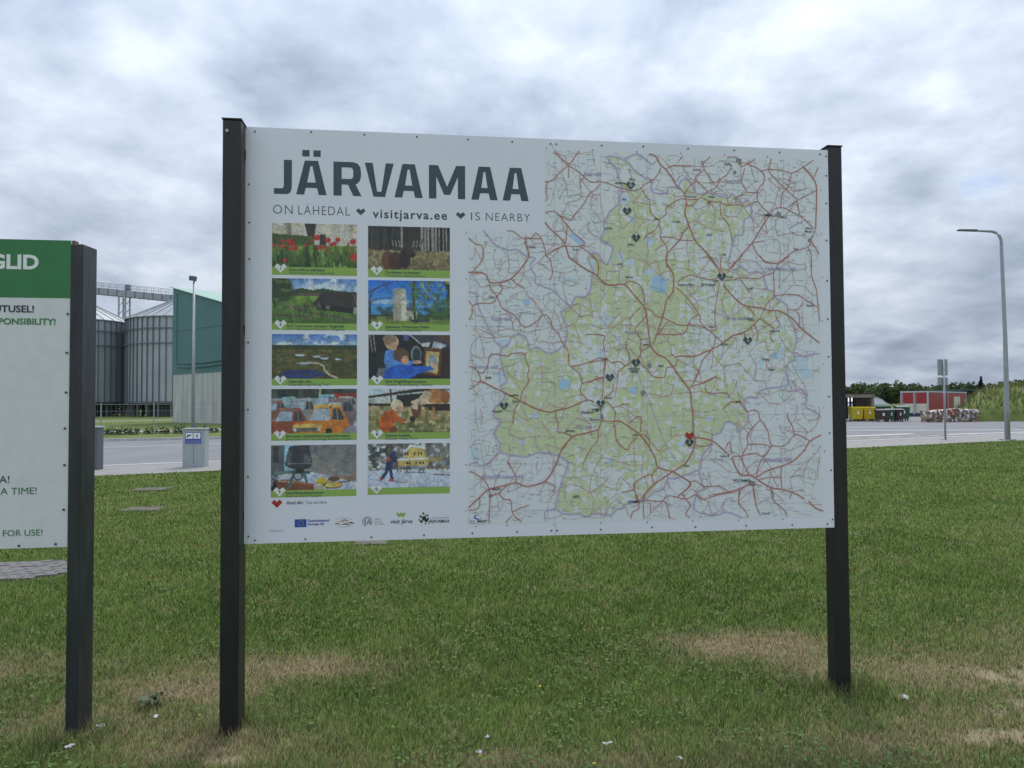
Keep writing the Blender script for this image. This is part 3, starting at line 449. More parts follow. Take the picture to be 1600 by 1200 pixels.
# ---- legend and partner logos
MB().add(heart(433.3, 787, 17, 13.5, .0006), HF).build('legend_heart', M_red, sign)
mb = MB(); text_on(mb, 'Asud siin', 448, 788, 473, 5.2, .0006, bold=.022); text_on(mb, '/ You are here', 474.5, 787.6, 511, 5.2, .0006); mb.build('legend_lettering', M_ink, sign)
mb = MB(); text_on(mb, 'visitjarva.ee', 420.8, 831, 444, 3.2, .0006); mb.build('web_address_lettering', M_grey, sign)
mb = MB(); a = B(461, 811.5); b = B(479.5, 823.5); mb.add([(a[0], -.0006, b[1]), (b[0], -.0006, b[1]), (b[0], -.0006, a[1]), (a[0], -.0006, a[1])], [(0, 1, 2, 3)])
cx, cz = (a[0]+b[0])/2, (a[1]+b[1])/2
for k in range(12):
    t = k*math.pi/6; r0 = (a[1]-b[1])*.33; x, z = cx+r0*math.sin(t), cz+r0*math.cos(t); q = r0*.17
    mb.add([(x+(q if j % 2 == 0 else q*.45)*math.sin(j*math.pi/5), -.0012, z+(q if j % 2 == 0 else q*.45)*math.cos(j*math.pi/5)) for j in range(10)], [tuple(range(10))], 1)
mb.build('european_flag', [M_eu, M_star], sign)
mb = MB(); text_on(mb, 'Kaasrahastanud', 481.5, 815.5, 515, 4, .0006, bold=.025); text_on(mb, 'Euroopa Liit', 481.5, 820.8, 507, 4, .0006, bold=.025); mb.build('funding_lettering', M_eu, sign)
mb = MB()
for k, (x0, x1, yc, mi) in enumerate(((523, 533, 818.5, 1), (528, 541, 815, 0), (534, 546, 813, 1), (540, 552, 817.5, 0), (533, 548, 819.5, 2), (545, 555, 817, 2))):
    up = [B(x0+(x1-x0)*t, yc-2.2*math.sin(math.pi*t)+1.2*t) for t in (0, .25, .5, .75, 1)]; lo = [B(x0+(x1-x0)*t, yc+.2-.6*math.sin(math.pi*t)+1.2*t) for t in (1, .75, .5, .25, 0)]
    mb.add([(q[0], -.0006-.00003*k, q[1]) for q in up+lo], [tuple(range(10))], mi)
for s_, y0 in ((-1, 811.5), (1, 820.5)):
    for k in range(12): x = 526+k*2.2; c = B(x, y0+s_*3*math.sin(math.pi*k/11)); q = PX(.45); mb.add([(c[0]-q, -.001, c[1]-q), (c[0]+q, -.001, c[1]-q), (c[0]+q, -.001, c[1]+q), (c[0]-q, -.001, c[1]+q)], [(0, 1, 2, 3)], 3)
mb.build('wave_logo', [M_orange, M_red, M_ink, M_grey], sign)
mb = MB(); c = B(574.5, 815); s = PX(1)
for k in range(13):
    t = R(-35+k*250/12); x, z = c[0]+s*7*math.cos(t), c[1]+s*7*math.sin(t); mb.add([(x+s*.85*math.cos(j*math.pi/4), -.0006, z+s*.85*math.sin(j*math.pi/4)) for j in range(8)], [tuple(range(8))])
ring = [(c[0]+s*r_*math.cos(R(-30+j*10)), c[1]+s*r_*math.sin(R(-30+j*10))) for r_ in (5.2, 4.4) for j in range(25)]
mb.add([(q[0], -.0006, q[1]) for q in ring], [(j, j+1, 26+j, 25+j) for j in range(24)]); text_on(mb, 'JA', 569.5, 820, 580, 8, .0008, bold=.0); mb.build('sun_logo', M_ink, sign)
mb = MB()
for k, t in enumerate(('JÄRVA', 'ARENGU', 'PARTNERID')): text_on(mb, t, 585.5, 812.5+k*3.9, (595.5, 598, 601)[k], 2.4, .0006)
mb.build('partner_lettering', M_grey, sign)
mb = MB().add(heart(624.5, 804.5, 10, 8, .0006), HF).add(heart(630, 804.3, 9, 8, .0009), HF); mb.build('green_heart_logo', M_lime, sign)
mb = MB(); text_on(mb, 'visit järva', 610.5, 818, 645, 6, .0006, bold=.018); mb.build('visit_lettering', M_ink, sign)
mb = MB(); c = B(663, 810)
for k, (dx, dy, r_, mi) in enumerate(((0, 0, 3.6, 0), (-5, -3, 1.9, 0), (3.5, 3.5, 2.6, 0), (-4, 4.5, 2.2, 0), (-1, -7.5, 1.6, 0), (5, -4.5, 1.5, 0), (-7, 2, 1.2, 0), (6, 0.5, 1.6, 0), (1.5, -4, 1.7, 1), (-2.5, 2.5, 1.2, 1), (2.2, 8, 1.1, 0))):
    mb.add([(c[0]+s*(dx+r_*math.cos(j*math.pi/5)), -.0006-.0002*k, c[1]+s*(-dy+r_*math.sin(j*math.pi/5))) for j in range(10)], [tuple(range(10))], mi)
text_on(mb, 'JÄRVAMAA', 669.5, 817.3, 703, 5, .0006, bold=.02); text_on(mb, 'OMAVALITSUSTE', 676, 810.3, 702, 1.8, .0006); mb.build('splash_logo', [M_black, M_lime], sign)
# ---- the map
def print_mat(name, c1, c2, c3, sc, lo, hi):
    m = bpy.data.materials.new(name); m.use_nodes = True; t = m.node_tree; b = t.nodes['Principled BSDF']; b.inputs['Roughness'].default_value = .38
    tcn = t.nodes.new('ShaderNodeTexCoord'); n = t.nodes.new('ShaderNodeTexNoise'); n.inputs['Scale'].default_value = sc; n.inputs['Detail'].default_value = 5; n.inputs['Roughness'].default_value = .6; t.links.new(tcn.outputs['Object'], n.inputs['Vector'])
    r = t.nodes.new('ShaderNodeValToRGB'); nl = t.nodes.new('ShaderNodeTexNoise'); nl.inputs['Scale'].default_value = 3.2; nl.inputs['Detail'].default_value = 2; t.links.new(tcn.outputs['Object'], nl.inputs['Vector']); ma = t.nodes.new('ShaderNodeMath'); ma.operation = 'MULTIPLY_ADD'; t.links.new(nl.outputs['Fac'], ma.inputs[0]); ma.inputs[1].default_value = .55; sx_ = t.nodes.new('ShaderNodeSeparateXYZ'); t.links.new(tcn.outputs['Object'], sx_.inputs[0]); mg = t.nodes.new('ShaderNodeMath'); mg.operation = 'MULTIPLY_ADD'; t.links.new(sx_.outputs[0], mg.inputs[0]); mg.inputs[1].default_value = -.09; mg.inputs[2].default_value = .09*2.0+.275; t.links.new(n.outputs['Fac'], ma.inputs[2]); mb_ = t.nodes.new('ShaderNodeMath'); mb_.operation = 'SUBTRACT'; t.links.new(ma.outputs[0], mb_.inputs[0]); t.links.new(mg.outputs[0], mb_.inputs[1]); t.links.new(mb_.outputs[0], r.inputs[0]); e = r.color_ramp.elements; e[0].position = lo; e[0].color = (*c1, 1); e[1].position = hi; e[1].color = (*c2, 1)
    n2 = t.nodes.new('ShaderNodeTexNoise'); n2.inputs['Scale'].default_value = sc*.45; n2.inputs['Detail'].default_value = 3; t.links.new(tcn.outputs['Object'], n2.inputs['Vector'])
    r2 = t.nodes.new('ShaderNodeValToRGB'); r2.color_ramp.elements[0].position = .66; r2.color_ramp.elements[1].position = .70; r2.color_ramp.elements[0].color = (0, 0, 0, 1); t.links.new(n2.outputs['Fac'], r2.inputs[0])
    x = t.nodes.new('ShaderNodeMix'); x.data_type = 'RGBA'; t.links.new(r2.outputs[0], x.inputs[0]); t.links.new(r.outputs[0], x.inputs[6]); x.inputs[7].default_value = (*c3, 1); t.links.new(x.outputs[2], b.inputs['Base Color']); return m
M_mapbase = print_mat('map_tint', (.745, .775, .79), (.775, .79, .825), (.72, .765, .83), 14, .4, .6)
M_county = print_mat('county_tint', (.63, .68, .42), (.77, .79, .82), (.645, .69, .44), 27, .515, .545)
M_minor = mat('minor_road_print', (.58, .52, .57), .45); M_sec = mat('local_road_print', (.60, .36, .34), .45); M_road = mat('main_road_print', (.50, .175, .135), .45); M_viol = mat('boundary_print', (.52, .43, .66), .45); M_lake = mat('lake_print', (.42, .62, .85), .45); M_greenline = mat('reserve_line_print', (.22, .42, .27), .45); M_town = mat('town_print', (.27, .26, .28), .5); M_lakepale = mat('bog_print', (.60, .72, .86), .45); M_rail = mat('grid_line_print', (.45, .50, .52), .5)
outline_map = [(851, 233), (1279, 250), (1286.7, 808), (731.7, 819.5), (731, 359.5), (849.5, 364)]
vs, fs = filled([[B(*q) for q in outline_map]], .0005); mp_ = MB().add(vs, fs).build('map_print', M_mapbase, sign); mp_['label'] = 'printed road map with a yellow-green county'
county = [(948, 245), (957, 258), (963, 265), (967, 280), (972, 295), (968, 308), (964, 322), (953, 330), (943, 352), (945, 358), (940, 370), (940, 378), (958, 387), (948, 414), (938, 402), (929, 394), (918, 404), (926, 420), (924, 440), (922, 455), (912, 465), (899, 463), (893, 478), (876, 488), (885, 507), (883, 538), (858, 553), (840, 542), (828, 546), (822, 527), (802, 523), (795, 538), (785, 543), (782, 555), (786, 580), (792, 597), (781, 603), (788, 615), (788, 623), (774, 637), (772, 652), (784, 656), (773, 677), (782, 694), (782, 707), (823, 714), (840, 707), (863, 710), (888, 721), (880, 747), (868, 795), (893, 804), (908, 802), (913, 808), (932, 802), (955, 806), (963, 796), (973, 795), (980, 786), (1012, 778), (1023, 768), (1037, 765), (1043, 748), (1055, 748), (1072, 742), (1090, 735), (1095, 728), (1098, 710), (1113, 695), (1112, 680), (1126, 677), (1133, 660), (1142, 660), (1152, 667), (1152, 676), (1168, 662), (1169, 647), (1162, 630), (1170, 620), (1183, 622), (1187, 611), (1200, 607), (1230, 602), (1228, 582), (1232, 567), (1242, 564), (1240, 550), (1245, 530), (1240, 508), (1230, 493), (1230, 477), (1210, 465), (1209, 455), (1199, 453), (1193, 432), (1183, 424), (1170, 427), (1157, 415), (1150, 422), (1138, 415), (1145, 380), (1150, 368), (1161, 367), (1163, 343), (1175, 338), (1172, 318), (1167, 313), (1160, 318), (1143, 302), (1138, 310), (1110, 302), (1100, 302), (1087, 303), (1082, 290), (1069, 279), (1058, 292), (1043, 293), (1042, 302), (1022, 302), (1017, 292), (1019, 282), (1007, 278), (990, 265), (983, 255), (973, 250), (960, 245)]
vs, fs = filled([[B(*q) for q in county]], .0009); MB().add(vs, fs).build('county_area', M_county, mp_)
def smooth(pts, n=3, closed=False):
    P_ = [np.array(p, float) for p in pts]; out = []
    if len(P_) < 3: return [tuple(p) for p in P_]
    m = len(P_) if closed else len(P_)-1
    for i in range(m):
        p0 = P_[i-1] if (closed or i > 0) else P_[i]; p1 = P_[i]; p2 = P_[(i+1) % len(P_)]; p3 = P_[(i+2) % len(P_)] if (closed or i+2 < len(P_)) else p2
        for k in range(n):
            t = k/n; out.append(tuple(.5*((2*p1)+(-p0+p2)*t+(2*p0-5*p1+4*p2-p3)*t*t+(-p0+3*p1-3*p2+p3)*t**3)))
    if not closed: out.append(tuple(P_[-1]))
    return out
MAPC = [B(*q) for q in outline_map]; LIM = (B(732, 500)[0], B(1283, 500)[0])
def ribbon(mb, pts, wd, off, mi=0, closed=False):
    q = [Vector(B(*p)) for p in pts]; n = len(q); h = wd/2; vs = []
    for i in range(n):
        a = q[i-1] if (closed or i) else q[i]; b = q[(i+1) % n] if (closed or i < n-1) else q[i]; d = b-a
        if d.length < 1e-9: d = Vector((1, 0))
        d.normalize(); nn = Vector((-d.y, d.x))*h; vs += [(q[i].x+nn.x, -off, q[i].y+nn.y), (q[i].x-nn.x, -off, q[i].y-nn.y)]
    m = n if closed else n-1
    mb.add(vs, [(2*i, 2*i+1, (2*i+3) % (2*n), (2*i+2) % (2*n)) for i in range(m)], mi)
def in_map(x, y):
    if x < 732.5 or x > 1278+(y-250)*.0137 or y > 818-(x-732)*.0205: return False
    return y > 365 if x < 852 else y > 234+(x-851)*.0386
PXM = PX(1, 1000, 540)
rnd = random.Random(11); mb = MB(); gl = MB(); wl = MB(); k = 0
GS = 12.5; nodes = {}
for j in range(48):
    for i in range(46): nodes[i, j] = (732+i*GS+rnd.uniform(-4.6, 4.6), 234+j*GS+rnd.uniform(-4.6, 4.6))
for (i, j), p in nodes.items():
    for di, dj, pr in ((1, 0, .50), (0, 1, .50), (1, 1, .14), (1, -1, .12)):
        q = nodes.get((i+di, j+dj))
        if q is None or rnd.random() > pr or not (in_map(*p) and in_map(*q)): continue
        k += 1; t = rnd.random(); mid = ((p[0]+q[0])/2+rnd.uniform(-1.8, 1.8), (p[1]+q[1])/2+rnd.uniform(-1.8, 1.8))
        if not in_map(*mid): continue
        ribbon(mb if t < .90 else wl if t < .95 else gl, [p, mid, q], PXM*rnd.choice([.45, .6, .8]), .0012+(k % 60)*5e-6)
tag(mb.build('minor_roads', M_minor, mp_), kind='stuff'); mb = MB(); GS = 21.0; nodes = {}
for j in range(29):
    for i in range(28): nodes[i, j] = (735+i*GS+rnd.uniform(-7, 7), 238+j*GS+rnd.uniform(-7, 7))
for (i, j), p in nodes.items():
    for di, dj, pr in ((1, 0, .40), (0, 1, .40), (1, 1, .15), (1, -1, .15)):
        q = nodes.get((i+di, j+dj)); mid = None if q is None else ((p[0]+q[0])/2+rnd.uniform(-3.5, 3.5), (p[1]+q[1])/2+rnd.uniform(-3.5, 3.5))
        if q is None or rnd.random() > pr or not (in_map(*p) and in_map(*q) and in_map(*mid)): continue
        k += 1; ribbon(mb, smooth([p, mid, q], 3), PXM*rnd.choice([.55, .75, .95]), .0022+(k % 60)*5e-6)
tag(mb.build('local_roads', M_sec, mp_), kind='stuff'); tag(wl.build('streams', M_lakepale, mp_), kind='stuff')
for k, (cx, cy, r_) in enumerate(((805, 487, 12), (890, 430, 17), (862, 470, 14), (780, 400, 14), (790, 445, 9), (825, 505, 22), (750, 700, 17), (930, 340, 9), (1200, 350, 12), (1208, 385, 13), (1190, 580, 20), (1226, 616, 9), (1265, 745, 15), (883, 600, 12), (1020, 460, 16), (962, 720, 9), (1140, 455, 9), (900, 783, 9), (1085, 528, 8), (1250, 290, 10), (775, 620, 8), (1270, 400, 9))):
    pts = [(cx+r_*(.6+.6*rnd.random())*math.cos(t*math.pi/6), cy+r_*(.6+.6*rnd.random())*math.sin(t*math.pi/6)) for t in range(12)]
    if all(in_map(*p) for p in pts): ribbon(gl, pts, PXM*.5, .0016+k*6e-6, closed=True)
tag(gl.build('reserve_lines', M_greenline, mp_), kind='stuff')
lk = MB()
lakes = [[(888, 368), (893, 364), (913, 378), (912, 384), (905, 383)]]
for cx, cy, rx, ry in ((975, 312, 9, 8), (987, 344, 4, 5), (1014, 376, 7, 9), (970, 402, 6, 9), (985, 410, 7, 7), (938, 555, 5, 9), (881, 600, 9, 10), (836, 649, 7, 6), (828, 673, 4, 3), (816, 692, 6, 4), (952, 722, 5, 5), (1030, 445, 14, 16), (1015, 425, 9, 7), (948, 500, 6, 8), (1261, 585, 10, 9), (1255, 560, 12, 6), (1212, 557, 6, 6), (1190, 567, 4, 6), (1060, 667, 5, 4), (1064, 694, 7, 4), (1107, 655, 8, 5), (823, 473, 6, 6), (889, 436, 6, 4), (785, 535, 9, 6), (783, 590, 7, 12), (742, 710, 6, 14), (990, 610, 7, 7), (1220, 555, 7, 14), (1250, 575, 14, 8), (926, 412, 4, 8), (800, 512, 4, 3)):
    lakes.append([(cx+rx*(.7+.45*rnd.random())*math.cos(t*math.pi/5), cy+ry*(.7+.45*rnd.random())*math.sin(t*math.pi/5)) for t in range(10)])
for k, p in enumerate(lakes): lk.add([(q[0], -.00105-k*4e-6, q[1]) for q in [B(*a) for a in p]], [tuple(range(len(p)))], 0 if k == 0 or k % 5 == 2 else 1)
tag(lk.build('lakes', [M_lake, M_lakepale], mp_), kind='stuff')
bd = MB(); ribbon(bd, smooth(county, 2, True), PXM*2.3, .0020, closed=True)
for k, p in enumerate(([(973, 250), (985, 244), (997, 241), (1007, 248), (1019, 257), (1024, 252)], [(755, 360), (768, 376), (778, 385), (795, 391), (808, 390), (822, 400), (836, 404), (828, 415), (837, 432), (836, 442), (852, 449), (865, 454), (876, 466), (892, 480)], [(731.5, 727), (745, 722), (750, 728), (764, 722), (780, 708)], [(1230, 583), (1238, 610), (1254, 608), (1261, 625), (1258, 635), (1275, 645), (1283, 652)], [(1092, 734), (1097, 755), (1102, 765), (1092, 768), (1085, 797), (1120, 805), (1135, 800), (1160, 809)], [(1243, 557), (1262, 556), (1281, 552)], [(732, 456), (747, 460), (745, 470), (752, 490), (765, 515), (775, 535), (786, 543)], [(868, 795), (852, 800), (853, 814)], [(1232, 358), (1245, 350), (1254, 348)], [(963, 332), (975, 400)] if 0 else [(930, 475), (940, 500), (968, 535), (985, 560), (1003, 600), (1014, 625), (1038, 690), (1060, 725)])):
    ribbon(bd, smooth(p, 3), PXM*(1.9 if k != 9 else 1.0), .0021+k*8e-6)
tag(bd.build('boundary_lines', M_viol, mp_), kind='stuff')
T = {1: (840, 220), 2: (1060, 220), 3: (720, 350), 4: (920, 400), 5: (1080, 400), 6: (720, 530), 7: (900, 580), 8: (1080, 580), 9: (720, 680), 10: (940, 680), 11: (1120, 680)}
RD = {1: '155,88 215,160 290,215 330,180 385,95|68,385 140,370 215,290 290,230|290,235 380,290 435,340 480,375 520,390 580,385 660,400 740,435 830,460 900,468 960,450 1010,405 1080,370 1130,310 1150,260|590,400 540,460 485,495 440,580 345,700 300,745 190,690 150,660 70,672|*68,765 120,830 200,900 265,970|190,690 270,790 270,870 262,970|280,790 330,860 445,960 380,992 275,985|115,1050 170,1015 260,985|*1040,130 1100,140 1150,225 1200,270 1260,350 1300,420 1370,490 1395,590 1380,680 1415,800 1370,850 1330,930 1240,1030 1205,1080 1215,1190|1200,270 1250,240 1340,235 1440,235|960,440 1000,490 1015,530 1050,560 1055,660 1110,730 1140,740 1135,790 1085,850 1030,875 995,930|1140,790 1160,850 1145,900 1200,980 1215,1040|1145,905 1250,905 1320,930|1140,740 1200,690 1215,620 1330,550 1390,550|90,385 75,470 90,540 70,565|290,240 290,350|435,345 395,400 410,440',
2: '210,230 300,150|5,190 40,140|240,270 330,395 390,350|215,190 240,270 165,330 170,380 230,430 275,480|170,375 110,420 60,495|75,610 130,600 210,530 275,480 350,440 390,370 460,310 500,230|75,555 180,550 210,530|*100,800 160,940 270,1060 370,1190|*60,690 100,800|230,540 300,570 390,580 460,605 560,600 630,615 735,570 780,620 860,690|390,590 400,700 470,790 510,960|540,590 545,530 640,480 590,390 610,300 620,260|455,155 550,160 590,240 640,220 720,175|640,220 740,260 800,320 800,390 745,460 740,570|640,485 740,490|770,285 840,265 870,170|840,270 960,275 1060,305 1160,255 1260,185|840,270 880,330 1000,450 1110,550|1060,305 1020,440 970,500 960,630|*1165,240 1265,360 1295,470 1285,830|1265,355 1310,250|1290,470 1130,550 1020,630|1110,570 1135,690|860,690 910,635 1000,635 1080,680 1150,710 1270,830|*860,690 800,780 690,960 620,1040 500,1190|690,960 740,1060 820,1135 940,1150|690,960 800,940|940,1150 1080,1040 1215,1000 1245,920 1285,840|1215,1000 1245,1080 1240,1190|1245,940 1315,1060|0,930 60,935 120,940 150,925',
3: '70,130 140,190 195,205 210,320 110,450|*70,455 130,455 230,470 270,545 365,550 470,515 570,410 635,305 610,200 605,140|430,65 500,75 575,135 660,130 700,85 755,140 785,230 800,300 835,330 850,400 860,460 835,520|610,135 750,140|800,300 870,250 980,200|265,545 280,610 340,680 390,790 500,855 600,970 720,905 765,855 820,870 870,990 915,1020 940,1090 1010,1195|365,550 390,610 340,680 295,740 180,745 110,770 105,850 75,900|110,770 75,720|475,515 520,560 600,610|*985,200 1010,300 1060,350 1180,430 1280,490 1340,560 1440,580|1120,215 1240,300 1290,380 1285,480|1165,1035 1340,1045 1335,1110 1350,1195',
4: '*120,230 190,275 330,268 400,340 510,470 540,560 570,790 590,860 640,920 720,960 790,1040 890,1190|330,268 380,240 470,270 520,370 515,440|20,5 75,40 90,110 80,185|*725,0 730,70 790,170 795,270 780,350 730,410 710,500 690,580 640,730 600,830|830,245 940,180 1040,205 1150,225 1200,205|820,300 880,350 960,440 1040,560 1045,620 1120,700|530,500 580,505 630,565 690,575 800,630 860,650 1000,650 1060,665 1130,700|640,735 880,730 930,650 960,590 1040,550|650,735 740,620|1240,10 1225,190|1110,0 1225,140|1440,0 1350,80 1300,160|1225,250 1195,430 1180,600 1195,690 1140,700|1130,700 1250,810|1185,750 1185,800 1150,880 1070,975 1045,1040 980,1190|*1440,730 1350,750 1250,820 1150,880 1080,905 1000,940 860,940 800,950|490,480 430,530 385,600|540,555 500,610 430,690 490,785 480,850 490,900|490,785 560,775|490,900 550,860 590,850|490,900 470,960 400,990 340,1035 280,1080 265,1150|0,1000 90,960 170,965 210,1000 290,990 340,1035|165,960 145,1080 130,1195|350,800 350,870 380,920 375,990|500,1030 545,1060 590,1120 640,1140 710,1135 730,1050 790,1040|830,975 820,1020 790,1040|0,1190 70,1150 140,1135|1060,1190 1190,1130',
5: '*300,270 390,380 470,450 530,475 660,490 730,515 810,515 900,555 980,620 1030,680 1200,815|310,230 400,225 430,210 480,205 620,215 700,180 770,155 820,75 920,5|645,0 690,60 770,70 820,75|770,155 775,380 720,430 680,510 650,570|775,380 860,365 990,370 1060,405 1180,480|1125,0 1130,190 1170,310 1190,490 1205,620|460,220 550,350|530,475 600,560|*650,580 590,640 510,710 390,745|590,640 625,730 620,800|650,590 700,630 780,690 740,740 755,790 775,810|790,520 800,590 830,640 790,690|900,505 1000,500 1050,430|985,520 1015,580 1000,690 960,680|500,715 500,770',
6: '75,260 120,265 190,320 250,260 265,170 310,140 440,158 480,135 590,135 610,200 640,275 625,340 635,400 580,490 560,570|150,290 185,390 80,470|*185,390 300,450 410,500 560,580 700,650 830,685 890,670 1010,645 1110,600 1190,570 1250,590|560,580 510,650 490,790|1015,130 1015,240 1110,320 1135,410 1120,490 1190,570|1030,260 1130,240 1230,215 1310,200|1140,415 1230,390 1340,365|1350,200 1340,330 1325,560|890,670 895,740 915,800 905,870 980,880 1045,915|*1290,850 1180,880 1045,915 960,1030|1310,620 1320,760 1290,850 1285,950 1230,1010 1150,1160|1320,765 1440,775|1430,420 1420,490 1340,560|440,1140 460,1195',
7: '*360,470 410,470 480,510 590,590 680,700 740,810 770,900 900,940 950,965 1070,1040|280,280 340,340 370,400 355,470 370,560 385,660 480,740 510,680 580,620|600,590 660,610 690,660 680,710|490,490 570,430 610,440 605,570|770,900 715,970 725,1060|715,990 680,970 550,1045 550,1110 570,1195|550,1100 500,1125 420,1135|*930,0 1060,170 1080,280 1095,420 1100,590 1115,680 1040,850 910,940 720,1070 640,1160 620,1195|1160,0 1110,90 1070,160|1085,140 1200,110 1320,50|1215,130 1220,190 1290,210 1410,205 1440,260|*1110,620 1270,650 1360,720 1440,790|1120,690 1160,705 1220,700 1270,680|1070,1040 1060,1080 960,1170|1070,1040 1130,1030 1200,1080 1340,1080 1430,1130|345,340 400,330 440,310 500,310',
8: '365,290 450,290 520,380 570,365 625,380 645,450 715,550 735,660 770,700 880,695 960,605 1010,600 1110,655|365,290 290,360|645,460 530,590 530,690 480,790 490,870 540,970|530,690 650,685 740,715 670,800 600,770 475,795 380,800|770,700 740,720 640,870 610,1000|*1215,600 1110,660 1060,740 960,840 850,890 720,930 620,990|910,390 900,430 950,520 965,605|320,730 360,660 380,780|*380,810 430,930 480,980 550,975 610,1010 740,1090 860,1110 990,1155 1050,1195|850,890 840,960 850,1100|630,1020 740,995 850,1000|740,1100 770,1150 765,1195|200,1160 360,1130 480,1090 570,1060 660,1080|580,1060 600,1195|450,1120 445,1195',
9: '75,345 120,350 220,420 265,500 275,570|*75,680 190,570 260,510 420,470 520,445 610,480 700,465 790,430 860,340 920,200 960,110 1050,15|790,435 890,480 850,535|440,250 510,370 520,440|275,570 265,825|275,570 350,545 430,475|350,545 410,600 470,610 490,740 575,812|490,720 540,690 640,655|480,755 420,820|75,705 170,680 180,580',
10: '310,450 310,510 340,600 350,690 290,720 275,785|410,560 390,640 400,785|355,640 400,610 560,620 600,580 660,570 790,600 880,560 950,600 1090,560 1200,540 1290,515 1380,460|830,440 830,480 710,580|760,550 790,600 830,660 790,740 830,770|590,620 620,680 640,785|460,640 460,730|1300,520 1285,640 1340,700 1375,770',
11: '340,490 365,650 410,750|510,500 530,610 640,710 655,762|700,550 680,600|*860,615 920,680 995,712'}
rd = MB(); k = 0
for t, s in RD.items():
    ox, oy = T[t]
    for ln in s.split('|'):
        hw = ln[0] == '*'; pts = [(ox+float(a.split(',')[0])/6, oy+float(a.split(',')[1])/6) for a in ln.lstrip('*').split()]
        ribbon(rd, smooth(pts, 3), PXM*(1.75 if hw else 1.2), .0026+k*6e-6); k += 1
tag(rd.build('main_roads', M_road, mp_), kind='stuff')
gr = MB()
for k, x in enumerate((743, 866.5, 938, 1011, 1084, 1153, 1224)): ribbon(gr, [(x, 238+(x-851)*.039 if x > 851 else 366), (x+(x-866)*.008, 816-(x-732)*.02)], PXM*.35, .00235+k*5e-6)
for k, y in enumerate((437, 510, 583, 655, 727, 800)): ribbon(gr, [(733, y+.3), (1281, y-(y-600)*.045-6)], PXM*.35, .0024+k*5e-6)
tag(gr.build('grid_lines', M_rail, mp_), kind='stuff')
# settlements and their (unreadably small) names
tw = MB(); rnd = random.Random(5); k = 0
for gy_ in np.arange(240, 816, 13):
    for gx_ in np.arange(738, 1280, 17):
        x, y = gx_+rnd.uniform(-7, 7), gy_+rnd.uniform(-6, 6)
        if not (in_map(x, y) and in_map(x+9, y)) or rnd.random() < .25: continue
        n = rnd.randint(3, 6); c = B(x, y); hh = PXM*rnd.uniform(.7, 1.05)
        for j in range(n):
            a = c[0]+PXM*j*1.25; h2 = hh*rnd.uniform(.6, 1.1); tw.add([(a, -.0034, c[1]), (a+PXM*.85, -.0034, c[1]), (a+PXM*.85, -.0034, c[1]+h2), (a, -.0034, c[1]+h2)], [(0, 1, 2, 3)])
tag(tw.build('village_names', M_town, mp_), kind='stuff')
tn = MB()
for cx, cy, r_ in ((1155, 252, 6), (1148, 270, 4), (1015, 572, 5), (940, 652, 4), (1176, 756, 7), (997, 783, 4), (767, 775, 4), (1216, 336, 5), (1265, 376, 4), (1005, 615, 5)):
    c = B(cx, cy); tn.add([(c[0]+PXM*r_*(.5+.6*rnd.random())*math.cos(j*math.pi/4), -.0022, c[1]+PXM*r_*(.5+.6*rnd.random())*math.sin(j*math.pi/4)) for j in range(8)], [tuple(range(8))])
tag(tn.build('built_up_areas', M_town, mp_), kind='stuff')
for t, x0, y, x1, cap in (('Anija vald', 911, 274.5, 939, 6), ('Tapa vald', 1132, 286, 1157, 5.5), ('Rapla vald', 768, 501, 799, 6), ('Kehtna vald', 743, 576, 778, 6), ('Paide linn', 977, 522.5, 1005, 5.5), ('Järva vald', 1135, 500, 1164, 5.5), ('Türi vald', 900, 670, 925, 6), ('Väike-Maarja vald', 1195, 422.5, 1243, 5.5), ('Põltsamaa vald', 1194, 721.5, 1236, 5.5), ('Põhja-Pärnumaa vald', 754, 748, 817, 6)): pn = MB(); text_on(pn, t, x0, y, x1, cap, .0040, bold=.004); pn.build('municipality_name', M_purple, mp_)
for t, x0, y, x1, cap in (('TAPA', 1131, 259, 1142, 4.2), ('TAMSALU', 1191.5, 338.5, 1211, 4.2), ('PAIDE', 984.5, 583, 997, 4.2), ('TÜRI', 924.5, 643.5, 935, 4.2), ('PÕLTSAMAA', 1146, 753.5, 1173, 4.2), ('VÕHMA', 981, 786.5, 997, 4.2), ('Järva-Jaani', 1095, 446.5, 1117, 3.6), ('Ardu', 894.5, 392, 903, 3.6), ('Habaja', 824, 387.5, 837, 3.4), ('Kaiu', 764.5, 466, 772.5, 3.6), ('Käravete', 1073, 309, 1088, 3.4), ('Ambla', 1106, 309.5, 1117, 3.4), ('Aravete', 1050, 348, 1063, 3.4), ('Roosna-Alliku', 1059, 446.5, 1083.5, 3.2), ('Koeru', 1169, 502, 1179, 3.6), ('Peetri', 1107.5, 513, 1117, 3.4), ('Lelle', 759, 592, 768, 3.8), ('Käru', 801, 629, 810, 3.6), ('Vändra', 768.5, 766, 783, 4), ('Oisu', 989, 681.5, 997, 3.4), ('Särevere', 921, 657, 937, 3.2), ('Adavere', 1125.5, 714.5, 1139, 3.4), ('Kamari', 1191, 804, 1203, 3.4), ('Rakke', 1260.5, 479.5, 1271, 3.4), ('Säase', 1219, 341, 1229, 3.2), ('Väike-', 1258, 358.5, 1268, 3.2), ('Maarja', 1258, 363.5, 1269, 3.2), ('Lehtse', 1083, 267, 1094.5, 3.2), ('Kiltsi', 1240, 391, 1247, 3.2)): nm = MB(); text_on(nm, t, x0, y, x1, cap, .0040, bold=.012); nm.build('town_name', M_black, mp_)
ed = MB()
